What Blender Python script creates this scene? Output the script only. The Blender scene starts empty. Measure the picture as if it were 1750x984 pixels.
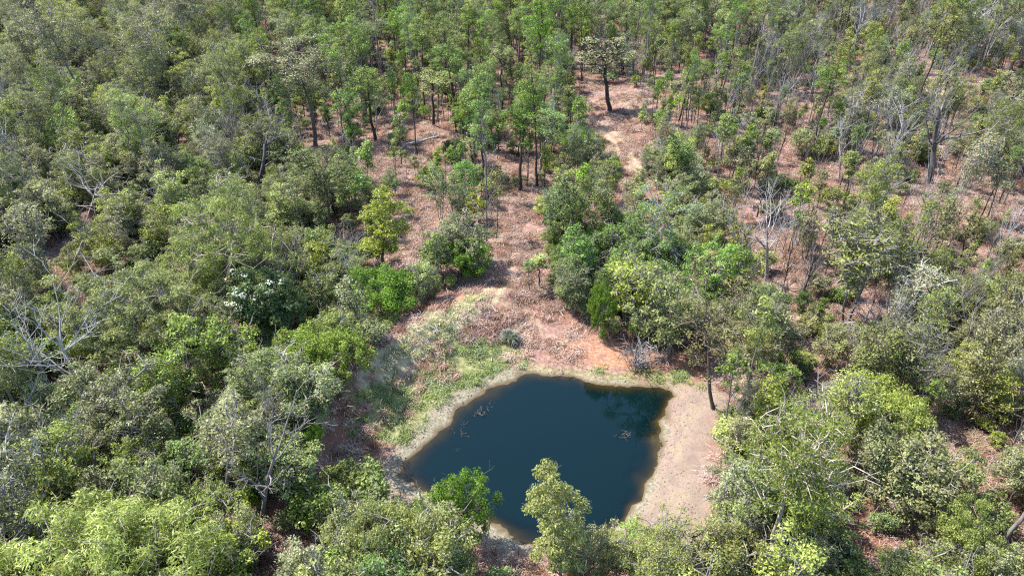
import bpy, math, random
import numpy as np
from mathutils import Vector, Matrix, Euler

# ------------------------------------------------------------------ camera
SC = bpy.context.scene
COL = SC.collection
W0, H0, FPX = 1750.0, 984.0, 1167.0
CAM_Z, PITCH = 50.0, math.radians(32.0)
cam_d = bpy.data.cameras.new('camera')
cam_d.sensor_width = 36.0
cam_d.lens = FPX / W0 * 36.0
cam_d.clip_start = 0.5
cam_d.clip_end = 6000.0
cam = bpy.data.objects.new('camera', cam_d)
COL.objects.link(cam)
cam.location = (0, 0, CAM_Z)
cam.rotation_euler = (math.pi / 2 - PITCH, 0, 0)
SC.camera = cam

# ------------------------------------------------------------------ light
SUN_EL = math.radians(57.0)
SH = math.radians(-20.0)                       # direction in which shadows fall, from +X
world = bpy.data.worlds.new('World')
SC.world = world
world.use_nodes = True
wn = world.node_tree.nodes
bg = wn['Background']
sky = wn.new('ShaderNodeTexSky')
sky.sky_type = 'NISHITA'
sky.sun_disc = False
sky.sun_elevation = SUN_EL
sky.sun_rotation = math.atan2(-math.cos(SH), -math.sin(SH))
sky.air_density = 1.0
sky.dust_density = 0.6
sky.ozone_density = 1.2
world.node_tree.links.new(sky.outputs[0], bg.inputs[0])
bg.inputs[1].default_value = 0.15
sun_d = bpy.data.lights.new('sun', 'SUN')
sun_d.energy = 4.1
sun_d.angle = math.radians(0.53)
sun_d.color = (1.0, 0.955, 0.89)
sun = bpy.data.objects.new('sun', sun_d)
COL.objects.link(sun)
ldir = Vector((math.cos(SH) * math.cos(SUN_EL), math.sin(SH) * math.cos(SUN_EL), -math.sin(SUN_EL)))
sun.rotation_euler = ldir.to_track_quat('-Z', 'Y').to_euler()
sun.location = (-60, 120, 120)

SC.view_settings.view_transform = 'Standard'
SC.view_settings.look = 'None'
SC.view_settings.gamma = 1.0
SC.view_settings.exposure = 1.9
SC.cycles.max_bounces = 6
SC.cycles.diffuse_bounces = 3
SC.cycles.glossy_bounces = 2
SC.cycles.transmission_bounces = 3
SC.cycles.transparent_max_bounces = 6
SC.cycles.use_denoising = False
SC.cycles.filter_width = 1.2

RNG = np.random.default_rng(7)
random.seed(7)

# ------------------------------------------------------------------ noise, polygons
_LAT = np.random.default_rng(3).random((256, 256))


def vnoise(x, y):
    x = np.asarray(x, float); y = np.asarray(y, float)
    xi = np.floor(x).astype(int); yi = np.floor(y).astype(int)
    fx = x - xi; fy = y - yi
    fx = fx * fx * (3 - 2 * fx); fy = fy * fy * (3 - 2 * fy)
    a = _LAT[xi & 255, yi & 255]; b = _LAT[(xi + 1) & 255, yi & 255]
    c = _LAT[xi & 255, (yi + 1) & 255]; d = _LAT[(xi + 1) & 255, (yi + 1) & 255]
    return (a * (1 - fx) + b * fx) * (1 - fy) + (c * (1 - fx) + d * fx) * fy


def fbm(x, y, o=4):
    s = 0; a = .5; t = 0
    for k in range(o):
        s = s + a * vnoise(x * 2 ** k + 17.3 * k, y * 2 ** k + 9.1 * k); t += a; a *= .5
    return s / t


def sstep(a, b, x):
    t = np.clip((x - a) / (b - a), 0, 1)
    return t * t * (3 - 2 * t)


def seg_dist(x, y, pts, closed=False):
    pts = np.asarray(pts, float)
    n = len(pts)
    best = np.full(np.shape(x), 1e9)
    for i in range(n if closed else n - 1):
        a = pts[i]; b = pts[(i + 1) % n]
        ab = b - a
        t = np.clip(((x - a[0]) * ab[0] + (y - a[1]) * ab[1]) / (ab @ ab + 1e-9), 0, 1)
        best = np.minimum(best, np.hypot(x - a[0] - t * ab[0], y - a[1] - t * ab[1]))
    return best


def inside(x, y, pts):
    pts = np.asarray(pts, float)
    r = np.zeros(np.shape(x), bool)
    n = len(pts)
    for i in range(n):
        a = pts[i]; b = pts[(i + 1) % n]
        c = ((a[1] > y) != (b[1] > y)) & (x < (b[0] - a[0]) * (y - a[1]) / (b[1] - a[1] + 1e-12) + a[0])
        r ^= c
    return r


def sdist(x, y, pts):
    d = seg_dist(x, y, pts, True)
    return np.where(inside(x, y, pts), -d, d)


# ------------------------------------------------------------------ surveying: a sight line from the drone to the ground
CP, SP = math.cos(PITCH), math.sin(PITCH)


def ray(px, py):
    u = (px - W0 / 2) / FPX; v = (H0 / 2 - py) / FPX
    return np.array([u, CP + v * SP, -SP + v * CP])


def flat(px, py, z=0.0):
    d = ray(px, py)
    t = (z - CAM_Z) / d[2]
    return d[0] * t, d[1] * t


def to_px(x, y, z):
    dz = z - CAM_Z
    f = y * CP - dz * SP
    u = y * SP + dz * CP
    return W0 / 2 + FPX * x / f, H0 / 2 - FPX * u / f


POND_PX = [(893, 640), (940, 643), (1000, 650), (1060, 658), (1110, 663), (1140, 669), (1138, 690), (1128, 722),
           (1121, 760), (1112, 800), (1098, 850), (1078, 885), (1040, 915), (990, 930), (930, 932), (880, 922),
           (845, 902), (800, 880), (740, 850), (690, 822), (684, 803), (702, 782), (735, 745), (770, 712), (810, 682), (850, 657)]
POND0 = np.array([flat(*p) for p in POND_PX])


def round_poly(p, n=3):
    for _ in range(n):
        q = np.roll(p, -1, 0)
        p = np.stack([p * .75 + q * .25, p * .25 + q * .75], 1).reshape(-1, 2)
    return p


POND = round_poly(POND0, 2)
CREST = np.array([flat(px, py, 2.4) for px, py in [(500, 790), (560, 705), (600, 655), (650, 612), (720, 575), (815, 520), (850, 497)]])


def hgt(x, y):
    x = np.asarray(x, float); y = np.asarray(y, float)
    s = sdist(x, y, POND) + (fbm(x * .45, y * .45, 3) - .5) * 1.9 + (fbm(x * 1.9 + 7, y * 1.9, 2) - .5) * .7
    ins = -1.7 * (1 - np.exp(np.minimum(s, 0) / 3.5))
    out = 1.3 * (1 - np.exp(-np.maximum(s, 0) / 7.0)) + .1 * sstep(0, .8, s)
    z = np.where(s < 0, ins, out)
    dc = seg_dist(x, y, CREST)
    far = sstep(2, 14, s)
    end = np.hypot(x - CREST[-1, 0], y - CREST[-1, 1])
    z = z + 3.2 * np.exp(-(dc / 3.4) ** 2) * sstep(0, 5, s) * (.2 + .8 * sstep(2, 16, end))
    z = z + far * ((fbm(x / 38., y / 38., 3) - .5) * 4.5 + (fbm(x / 6., y / 6., 3) - .5) * .9)
    z = z + sstep(0, 3, s) * (fbm(x / 1.3, y / 1.3, 2) - .5) * .28
    z = z + far * (np.maximum(-x - 35, 0) * .05 + np.maximum(y - 120, 0) * .012)
    z = np.where(s > 3, np.maximum(z, .3 + .15 * np.tanh(z)), z)
    return z


def P(px, py):
    z = 0.0
    for _ in range(12):
        x, y = flat(px, py, z)
        z = .5 * z + .5 * float(hgt(x, y))
    return x, y, float(hgt(x, y))


def PW(pp):
    return np.array([P(*p)[:2] for p in pp])


# ------------------------------------------------------------------ mesh helpers
class Acc:
    def __init__(s):
        s.v = []; s.f = []; s.n = 0; s.a = []

    def add(s, v, f, a=None):
        s.v.append(np.asarray(v, float)); s.f.append(np.asarray(f, np.int64) + s.n); s.n += len(v)
        if a is not None: s.a.append(np.asarray(a, float))

    def tube(s, pts, rad, sides=5):
        pts = np.asarray(pts, float); rad = np.asarray(rad, float)
        n = len(pts)
        t = np.gradient(pts, axis=0)
        t /= np.linalg.norm(t, axis=1, keepdims=True) + 1e-9
        m = np.abs(t.mean(0))
        ref = np.array([1., 0, 0]) if m[0] <= min(m[1], m[2]) else (np.array([0, 1., 0]) if m[1] <= m[2] else np.array([0, 0, 1.]))
        u = np.cross(t, ref); u /= np.linalg.norm(u, axis=1, keepdims=True) + 1e-9
        w = np.cross(t, u)
        an = np.arange(sides) * 2 * math.pi / sides
        v = pts[:, None] + rad[:, None, None] * (np.cos(an)[None, :, None] * u[:, None] + np.sin(an)[None, :, None] * w[:, None])
        v = v.reshape(-1, 3)
        i = np.arange(n - 1)[:, None] * sides; j = np.arange(sides)[None]; k = (j + 1) % sides
        f = np.stack([i + j, i + k, i + sides + k, i + sides + j], -1).reshape(-1, 4)
        s.add(v, f)

    def mesh(s, name, mats, smooth=False, attr=None):
        v = np.concatenate(s.v); f = np.concatenate(s.f)
        me = bpy.data.meshes.new(name)
        me.vertices.add(len(v)); me.vertices.foreach_set('co', v.astype(np.float32).ravel())
        k = f.shape[1]
        me.loops.add(f.size); me.loops.foreach_set('vertex_index', f.astype(np.int32).ravel())
        me.polygons.add(len(f)); me.polygons.foreach_set('loop_start', (np.arange(len(f)) * k).astype(np.int32))
        if smooth: me.polygons.foreach_set('use_smooth', np.ones(len(f), bool))
        if s.a:
            a = me.attributes.new('tone', 'FLOAT', 'POINT')
            a.data.foreach_set('value', np.concatenate(s.a).astype(np.float32))
        me.update(calc_edges=True)
        for m in (mats if isinstance(mats, (list, tuple)) else [mats]): me.materials.append(m)
        return me


def bez(p0, d0, p1, n, rng, wob=0.0):
    p0 = np.asarray(p0, float); p1 = np.asarray(p1, float)
    L = np.linalg.norm(p1 - p0)
    c = p0 + np.asarray(d0) * L * .5
    t = np.linspace(0, 1, n)[:, None]
    q = (1 - t) ** 2 * p0 + 2 * t * (1 - t) * c + t * t * p1
    if wob:
        w = rng.normal(0, wob * L, (n, 3)); w[0] = 0; w[-1] = 0
        q = q + w
    return q


def leaves_at(acc, rng, c, r, n, ls, lw, flatz=.75, droop=0.0):
    d = rng.normal(0, 1, (n, 3)); d /= np.linalg.norm(d, axis=1, keepdims=True)
    d[:, 2] = np.where((d[:, 2] < -.15) & (rng.random(n) < .6), -d[:, 2], d[:, 2])
    rr = r * (.3 + .85 * rng.random(n) ** .8)
    p = c + d * rr[:, None] * np.array([1, 1, flatz])
    nr = d * .55 + np.array([0, 0, .45]) + rng.normal(0, .42, (n, 3))
    nr /= np.linalg.norm(nr, axis=1, keepdims=True)
    t = rng.normal(0, 1, (n, 3)); t[:, 2] -= droop
    t -= nr * (t * nr).sum(1, keepdims=True)
    if droop > 1.5:
        t = t + np.array([0, 0, -droop * .4])
    t /= np.linalg.norm(t, axis=1, keepdims=True)
    b = np.cross(nr, t); b /= np.linalg.norm(b, axis=1, keepdims=True) + 1e-9
    L = (ls * (.6 + .8 * rng.random(n)))[:, None] * .5
    Wd = (lw * (.6 + .8 * rng.random(n)))[:, None] * .5
    v = np.stack([p - t * L, p + b * Wd + nr * Wd * .3, p + t * L, p - b * Wd + nr * Wd * .3], 1).reshape(-1, 3)
    f = np.arange(4 * n).reshape(n, 4)
    a = np.repeat(np.clip(rng.normal(0, .22, n) + rng.normal(0, .16), -.6, .6), 4)
    acc.add(v, f, a)


def live_tree(seed, H=14, bole=.5, tr=.16, rx=2.6, ncl=42, cr=.62, nl=110, ls=.3, lw=.13, K=5, stems=1,
              shape='round', lean=.05, twigs=3, flatz=.75, droop=0., gap=1.0, hollow=.3, low=.5, thick=1.0, bare=8):
    """returns (wood Acc, leaf Acc)"""
    rng = np.random.default_rng(seed)
    wood, leaf = Acc(), Acc()
    z0 = bole * H; zc = (z0 + H) / 2; rz = (H - z0) / 2
    # uneven outline: a few lobes
    lob = rng.normal(0, 1, (5, 3)); lob /= np.linalg.norm(lob, axis=1, keepdims=True); la = rng.uniform(-.65, .55, 5)
    cs = []
    tries = 0
    top = np.array([rng.normal(0, lean * H), rng.normal(0, lean * H), 0])
    while len(cs) < ncl and tries < 6000:
        tries += 1
        d = rng.normal(0, 1, 3); d /= np.linalg.norm(d)
        if d[2] < -.1 and rng.random() > low: continue
        r = rng.random() ** .42
        if r < hollow: continue
        r *= 1 + float((la * np.maximum(lob @ d, 0) ** 2).sum())
        q = d * r
        if shape == 'umbrella': q[2] = (abs(q[2]) ** .8) * 2 - 1.0 + rng.normal(0, .12); q[2] = min(q[2], 1)
        if shape == 'column': q[:2] *= .55 + .45 * (1 - abs(q[2]))
        if shape == 'cone': q[:2] *= .35 + .65 * (1 - (q[2] + 1) / 2)
        if shape == 'fan': q[:2] *= .35 + .65 * (q[2] + 1) / 2
        c = np.array([q[0] * rx, q[1] * rx, zc + q[2] * (rz - cr * .3)]) + top * ((zc + q[2] * rz) / H)
        if any(np.linalg.norm((c - o) * np.array([1, 1, 1.2])) < cr * gap for o in cs): continue
        cs.append(c)
    cs = np.array(cs)
    # trunks
    nodes = []; dirs = []; rads = []
    for sidx in range(stems):
        fk = z0 + (H - z0) * rng.uniform(.35, .6)
        base = np.array([0, 0, -.5])
        if stems > 1:
            a = rng.random() * 6.28 + sidx * 6.28 / stems
            base[:2] = np.array([math.cos(a), math.sin(a)]) * tr * 1.2
            tip = np.array([math.cos(a) * rx * .35, math.sin(a) * rx * .35, fk]) + top * (fk / H)
        else:
            tip = np.array([0, 0, fk]) + top * (fk / H)
        n = 9
        pts = bez(base, (tip - base) / np.linalg.norm(tip - base) + rng.normal(0, .05, 3), tip, n, rng, .005)
        t = np.linspace(0, 1, n)
        R = tr * (1 - .62 * t); R[0] *= 1.35
        if stems > 1: R *= .62
        wood.tube(pts, R, 7)
        for i in range(n):
            if pts[i, 2] > z0 * .8: nodes.append(pts[i]); rads.append(R[i])
    nodes = nodes if nodes else [pts[-1]]; rads = rads if rads else [tr * .4]
    # limbs to far-apart clumps
    idx = [int(rng.integers(len(cs)))]
    for _ in range(min(K, len(cs)) - 1):
        dd = np.min(np.stack([np.linalg.norm(cs - cs[i], axis=1) for i in idx]), 0)
        idx.append(int(np.argmax(dd)))
    tn = len(nodes)
    for i in idx:
        c = cs[i]
        N = np.array(nodes[:tn])
        cost = np.linalg.norm(N - c, axis=1) + np.where(N[:, 2] > c[2] - .4, 3.0, 0)
        j = int(np.argmin(cost * rng.uniform(.8, 1.25, tn)))
        p = bez(N[j], np.array([0, 0, .55]) + rng.normal(0, .2, 3), c * .9 + N[j] * .1, 7, rng, .035)
        R = np.linspace(min(rads[j] * .62, tr * .5), .028 * thick, 7)
        wood.tube(p, R, 5)
        for k in range(1, 7): nodes.append(p[k]); rads.append(R[k])
    N = np.array(nodes)
    for c in cs:
        cost = np.linalg.norm(N - c, axis=1) + np.where(N[:, 2] > c[2] + .1, 1.0, 0)
        j = int(np.argmin(cost))
        L = np.linalg.norm(N[j] - c)
        if L > .15:
            p = bez(N[j], (c - N[j]) / L * .5 + rng.normal(0, .35, 3), c, 4, rng, .05)
            wood.tube(p, np.linspace(max(.03, .35 * rads[j]) * thick, .016 * thick, 4), 4)
        for _ in range(twigs):
            e = c + rng.normal(0, 1, 3) * cr * np.array([.75, .75, .55])
            wood.tube(bez(c, rng.normal(0, .4, 3), e, 3, rng, .06), np.array([.022, .015, .006]) * thick, 3)
        g = float(np.exp(rng.normal(0, .28)))
        leaves_at(leaf, rng, c, cr * g, int(nl * g * g * rng.uniform(.45, 1.25)), ls, lw, flatz, droop)
    # bare twig ends standing out of the crown
    for _ in range(bare):
        c = cs[int(rng.integers(len(cs)))]
        o = c - np.array([top[0] * .8, top[1] * .8, zc - rz * .4]); o /= np.linalg.norm(o) + 1e-6
        e = c + (o + rng.normal(0, .45, 3)) * rng.uniform(.8, 1.7) * cr * 1.6
        p = bez(c - o * cr, o, e, 5, rng, .06)
        wood.tube(p, np.linspace(.035, .008, 5) * thick, 3)
        for q in range(2):
            wood.tube(bez(p[2 + q], rng.normal(0, .4, 3), p[2 + q] + (o + rng.normal(0, .7, 3)) * cr * .7, 3, rng, .06), np.array([.018, .012, .005]) * thick, 3)
    return wood, leaf


def dead_tree(seed, H=10, tr=.17, spread=.5, fork=.35, levels=3, kids=6, curl=.35):
    rng = np.random.default_rng(seed)
    wood = Acc()

    def grow(p, d, L, r, lv):
        n = 7 if lv == 0 else 6
        pts = [p]; q = p.copy(); dd = d.copy()
        for i in range(n - 1):
            dd = dd + rng.normal(0, curl * (.35 if lv == 0 else .8), 3) * .5 + np.array([0, 0, .06])
            dd /= np.linalg.norm(dd)
            q = q + dd * L / (n - 1); pts.append(q)
        pts = np.array(pts)
        R = np.linspace(r, max(r * (.4 if lv == 0 else .22), .012), n)
        if lv == 0: R[0] *= 1.3
        wood.tube(pts, R, 7 if lv == 0 else 4 if lv == 1 else 3)
        if lv >= levels: return
        k = kids if lv == 0 else int(rng.integers(3, 6)) if lv == 1 else int(rng.integers(2, 4))
        for _ in range(k):
            t = rng.uniform(fork if lv == 0 else .25, 1.0)
            i = min(int(t * (n - 1)), n - 2); f = t * (n - 1) - i
            b = pts[i] * (1 - f) + pts[i + 1] * f
            a = rng.random() * 6.28
            out = np.array([math.cos(a), math.sin(a), 0])
            tang = pts[i + 1] - pts[i]; tang /= np.linalg.norm(tang)
            nd = tang * rng.uniform(.35, .9) + out * spread * rng.uniform(.8, 1.7) + np.array([0, 0, .12])
            nd /= np.linalg.norm(nd)
            grow(b, nd, L * rng.uniform(.4, .62), max(R[i] * .6, .014), lv + 1)
    lean = np.array([rng.normal(0, .07), rng.normal(0, .07), 1.])
    grow(np.array([0, 0, -.4]), lean / np.linalg.norm(lean), H * .72, tr, 0)
    return wood


# ------------------------------------------------------------------ materials
def new_mat(name):
    m = bpy.data.materials.new(name); m.use_nodes = True
    nt = m.node_tree
    for n in list(nt.nodes): nt.nodes.remove(n)
    out = nt.nodes.new('ShaderNodeOutputMaterial')
    return m, nt, out


def N(nt, t, **kw):
    n = nt.nodes.new(t)
    for k, v in kw.items(): setattr(n, k, v)
    return n


def math_n(nt, op, a, b=None, c=None):
    n = nt.nodes.new('ShaderNodeMath'); n.operation = op
    for i, v in enumerate((a, b, c)):
        if v is None: continue
        if isinstance(v, (int, float)): n.inputs[i].default_value = v
        else: nt.links.new(v, n.inputs[i])
    return n.outputs[0]


def mixc(nt, fac, a, b, mode='MIX'):
    n = nt.nodes.new('ShaderNodeMix'); n.data_type = 'RGBA'; n.blend_type = mode
    for s, v in ((n.inputs[0], fac), (n.inputs[6], a), (n.inputs[7], b)):
        if isinstance(v, (int, float)): s.default_value = v
        elif isinstance(v, tuple): s.default_value = v if len(v) == 4 else (*v, 1)
        else: nt.links.new(v, s)
    return n.outputs[2]


def noise(nt, vec, scale, detail=4, rough=.55):
    n = nt.nodes.new('ShaderNodeTexNoise'); n.inputs['Scale'].default_value = scale
    n.inputs['Detail'].default_value = detail; n.inputs['Roughness'].default_value = rough
    if vec is not None: nt.links.new(vec, n.inputs['Vector'])
    return n.outputs[0]


def leaf_mat(name, col, col2, trans=.38, spec=.35, rough=.45, vary=1.0):
    """col: mature leaf, col2: new growth / lighter leaf"""
    m, nt, out = new_mat(name)
    at = N(nt, 'ShaderNodeAttribute', attribute_name='tone')
    oi = N(nt, 'ShaderNodeObjectInfo')
    f = math_n(nt, 'MULTIPLY_ADD', at.outputs['Fac'], 1.15, .38)
    f2 = math_n(nt, 'MULTIPLY_ADD', oi.outputs['Random'], .5, -.25)
    f = math_n(nt, 'ADD', f, f2)
    n = nt.nodes.new('ShaderNodeClamp'); nt.links.new(f, n.inputs[0]); f = n.outputs[0]
    c = mixc(nt, f, col, col2)
    hs = N(nt, 'ShaderNodeHueSaturation')
    r2 = math_n(nt, 'FRACT', math_n(nt, 'MULTIPLY', oi.outputs['Random'], 37.7))
    nt.links.new(math_n(nt, 'MULTIPLY_ADD', r2, .036 * vary, .5 - .014 * vary), hs.inputs['Hue'])
    r3 = math_n(nt, 'FRACT', math_n(nt, 'MULTIPLY', oi.outputs['Random'], 91.3))
    nt.links.new(math_n(nt, 'MULTIPLY_ADD', r3, .36 * vary, .96 - .22 * vary), hs.inputs['Saturation'])
    r4 = math_n(nt, 'FRACT', math_n(nt, 'MULTIPLY', oi.outputs['Random'], 53.9))
    nt.links.new(math_n(nt, 'MULTIPLY_ADD', r4, .5 * vary, 1.08 - .24 * vary), hs.inputs['Value'])
    nt.links.new(c, hs.inputs['Color'])
    c = mixc(nt, 1.0, hs.outputs[0], oi.outputs['Color'], 'MULTIPLY')
    b = N(nt, 'ShaderNodeBsdfPrincipled')
    nt.links.new(c, b.inputs['Base Color'])
    b.inputs['Roughness'].default_value = rough
    b.inputs['Specular IOR Level'].default_value = spec
    t = N(nt, 'ShaderNodeBsdfTranslucent')
    nt.links.new(mixc(nt, 1.0, c, (1.15, 1.2, .6, 1), 'MULTIPLY'), t.inputs['Color'])
    mx = N(nt, 'ShaderNodeMixShader'); mx.inputs[0].default_value = trans
    nt.links.new(b.outputs[0], mx.inputs[1]); nt.links.new(t.outputs[0], mx.inputs[2])
    nt.links.new(mx.outputs[0], out.inputs[0])
    return m


def bark_mat(name, c1, c2, scale=3.0, rough=.9):
    m, nt, out = new_mat(name)
    tc = N(nt, 'ShaderNodeTexCoord')
    mp = N(nt, 'ShaderNodeMapping'); mp.inputs['Scale'].default_value = (1, 1, .25)
    nt.links.new(tc.outputs['Object'], mp.inputs[0])
    nz = noise(nt, mp.outputs[0], scale, 5, .65)
    cr = N(nt, 'ShaderNodeValToRGB'); cr.color_ramp.elements[0].position = .35; cr.color_ramp.elements[1].position = .65
    cr.color_ramp.elements[0].color = (*c1, 1); cr.color_ramp.elements[1].color = (*c2, 1)
    nt.links.new(nz, cr.inputs[0])
    oi = N(nt, 'ShaderNodeObjectInfo')
    c = mixc(nt, 1.0, cr.outputs[0], oi.outputs['Color'], 'MULTIPLY')
    b = N(nt, 'ShaderNodeBsdfPrincipled'); b.inputs['Roughness'].default_value = rough
    b.inputs['Specular IOR Level'].default_value = .2
    nt.links.new(c, b.inputs['Base Color'])
    bp = N(nt, 'ShaderNodeBump'); bp.inputs['Strength'].default_value = .5; bp.inputs['Distance'].default_value = .04
    nt.links.new(nz, bp.inputs['Height']); nt.links.new(bp.outputs[0], b.inputs['Normal'])
    nt.links.new(b.outputs[0], out.inputs[0])
    return m


M = {}
M['gum'] = leaf_mat('gum_leaves', (.105, .115, .026), (.285, .295, .08), spec=.2)
M['olive'] = leaf_mat('olive_leaves', (.095, .112, .02), (.245, .268, .058), spec=.18)
M['green'] = leaf_mat('green_leaves', (.078, .115, .018), (.225, .29, .06), spec=.18)
M['bushy'] = leaf_mat('bushy_leaves', (.085, .11, .02), (.315, .345, .085), spec=.2)
M['grey'] = leaf_mat('grey_green_leaves', (.125, .125, .052), (.30, .295, .14), spec=.22, vary=.8)
M['bright'] = leaf_mat('bright_leaves', (.08, .135, .014), (.21, .31, .04), spec=.18, vary=.6)
M['lime'] = leaf_mat('lime_leaves', (.14, .16, .03), (.35, .385, .10), spec=.2, vary=.5)
M['dark'] = leaf_mat('dark_leaves', (.04, .065, .014), (.10, .145, .035), spec=.2, vary=.6)
M['silver'] = leaf_mat('silver_blades', (.10, .115, .085), (.20, .215, .175), spec=.4, vary=.3)
M['flower'] = leaf_mat('white_blossom', (.40, .41, .32), (.62, .62, .52), trans=.2, spec=.2, vary=.1)
M['bark_pale'] = bark_mat('pale_bark', (.17, .14, .11), (.31, .275, .235))
M['bark_grey'] = bark_mat('grey_bark', (.085, .075, .066), (.20, .18, .165))
M['bark_dark'] = bark_mat('dark_bark', (.022, .017, .015), (.065, .052, .043))
M['bark_dead'] = bark_mat('weathered_wood', (.15, .143, .14), (.31, .295, .285))
M['bark_char'] = bark_mat('charred_dead_wood', (.04, .036, .034), (.16, .15, .146))
M['bark_sodden'] = bark_mat('sodden_wood', (.035, .03, .024), (.12, .105, .085))
M['dry'] = leaf_mat('dry_grass', (.19, .10, .08), (.46, .315, .255), trans=.2, spec=.25, rough=.6)
M['straw'] = leaf_mat('straw_grass', (.30, .25, .13), (.50, .44, .26), trans=.2, spec=.3, rough=.6)
M['straw2'] = leaf_mat('bleached_grass', (.25, .175, .115), (.42, .33, .235), trans=.2, spec=.2, rough=.6)
M['turf'] = leaf_mat('green_grass', (.085, .115, .03), (.24, .28, .09), trans=.25, spec=.25, rough=.6)
M['turf_light'] = leaf_mat('fresh_grass', (.14, .17, .05), (.30, .33, .12), trans=.25, spec=.25, rough=.6)
M['russet'] = leaf_mat('russet_litter', (.10, .045, .03), (.26, .14, .085), trans=.15, spec=.2, rough=.7)

# ------------------------------------------------------------------ ground zones (traced on the terrain)
Z_SAND = [PW([(1143, 662), (1180, 655), (1250, 660), (1250, 700), (1225, 750), (1215, 800), (1210, 850), (1215, 930), (1190, 985),
              (1060, 985), (1080, 890), (1108, 815), (1124, 750), (1134, 700)]),
          PW([(690, 845), (760, 862), (850, 905), (905, 925), (890, 960), (850, 975), (790, 935), (720, 890)])]
Z_GREEN = [PW([(610, 670), (690, 640), (760, 590), (800, 565), (870, 575), (890, 612), (850, 645), (800, 672), (755, 705), (710, 750), (660, 765), (620, 730)]),
           PW([(880, 615), (940, 632), (1040, 640), (1120, 640), (1180, 632), (1185, 655), (1120, 660), (1000, 648), (900, 637)])]
Z_ORANGE = [PW([(960, 575), (1020, 570), (1090, 578), (1150, 600), (1170, 625), (1100, 635), (1000, 625), (940, 605)]),
            ]
Z_BARE = [PW([(700, 600), (722, 584), (748, 590), (748, 606), (738, 622), (722, 636), (706, 618)]),
          PW([(766, 515), (795, 502), (808, 520), (785, 532)])]
Z_STRAW = [PW([(625, 655), (645, 622), (690, 578), (790, 512), (830, 506), (818, 528), (750, 576), (685, 622), (640, 660)])]
TRACKS = [(PW([(972, 176), (1010, 205), (1035, 222), (1055, 240), (1072, 262), (1085, 290)]), 1.0),
          (PW([(1000, 174), (1060, 174), (1120, 171), (1200, 170)]), .7),
          (PW([(1040, 215), (1060, 200), (1085, 185)]), .5),
          (PW([(905, 560), (880, 520), (850, 495), (855, 470), (880, 440), (905, 400)]), .45),
          (PW([(1235, 400), (1300, 480), (1350, 540), (1400, 600)]), .55),
          (PW([(905, 560), (960, 590), (1000, 560)]), .3),
          (PW([(635, 650), (662, 616), (722, 582), (800, 527), (835, 505), (860, 480)]), 1.5)]
Z_FAR = [PW([(1530, 150), (1620, 128), (1700, 130), (1740, 150), (1640, 165), (1540, 172)])]


def zone(x, y, polys, soft=1.2, jit=1.6):
    j = (fbm(x * .6 + 40, y * .6, 3) - .5) * 2 * jit
    m = np.zeros(np.shape(x))
    for p in polys:
        m = np.maximum(m, 1 - sstep(-soft, soft, sdist(x, y, p) + j))
    return m


def track_mask(x, y):
    m = np.zeros(np.shape(x))
    for p, s in TRACKS:
        d = seg_dist(x, y, p) + (fbm(x * .8, y * .8, 2) - .5) * .8
        if s > .4:
            k = np.maximum(1 - sstep(.25, .6, np.abs(d - .9)), .25 * (1 - sstep(1.2, 2.0, d)))
        else:
            k = 1 - sstep(.2, .7, d)
        m = np.maximum(m, .62 * s * k)
    return m


# ------------------------------------------------------------------ ground sheet
def axis(lo, hi, fine, ends, grow=1.12):
    a = list(np.arange(lo, hi, fine)); a.append(hi)
    s = fine
    up = [hi]
    while up[-1] < ends[1]: s *= grow; up.append(up[-1] + s)
    s = fine; dn = [lo]
    while dn[-1] > ends[0]: s *= grow; dn.append(dn[-1] - s)
    return np.array(dn[:0:-1] + a + up[1:])


gx = axis(-48, 48, .5, (-1800, 1800), 1.045)
gy = np.concatenate([axis(24, 120, .5, (-900, 120), 1.03), np.arange(120.6, 195, .6), 195 + np.cumsum(.6 * 1.035 ** np.arange(1, 140))])
GX, GY = np.meshgrid(gx, gy)
fx, fy = GX.ravel(), GY.ravel()
fz = hgt(fx, fy)
acc = Acc()
nx, ny = len(gx), len(gy)
ii = (np.arange(ny - 1)[:, None] * nx + np.arange(nx - 1)[None]).ravel()
acc.add(np.stack([fx, fy, fz], 1), np.stack([ii, ii + 1, ii + nx + 1, ii + nx], 1))

m, nt, out = new_mat('dry_woodland_soil')
at = N(nt, 'ShaderNodeAttribute', attribute_name='zones')
at2 = N(nt, 'ShaderNodeAttribute', attribute_name='zones_b')
s1 = N(nt, 'ShaderNodeSeparateColor'); nt.links.new(at.outputs['Color'], s1.inputs[0])
s2 = N(nt, 'ShaderNodeSeparateColor'); nt.links.new(at2.outputs['Color'], s2.inputs[0])
geo = N(nt, 'ShaderNodeNewGeometry')
pos = geo.outputs['Position']
n1 = noise(nt, pos, .35, 5, .6); n2 = noise(nt, pos, 2.2, 5, .65); n3 = noise(nt, pos, 9., 3, .6)


def ramp(nt, v, stops):
    r = N(nt, 'ShaderNodeValToRGB')
    e = r.color_ramp.elements
    e[0].position, e[0].color = stops[0][0], (*stops[0][1], 1)
    e[1].position, e[1].color = stops[-1][0], (*stops[-1][1], 1)
    for p, c in stops[1:-1]:
        k = e.new(p); k.color = (*c, 1)
    nt.links.new(v, r.inputs[0])
    return r.outputs[0]


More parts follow.
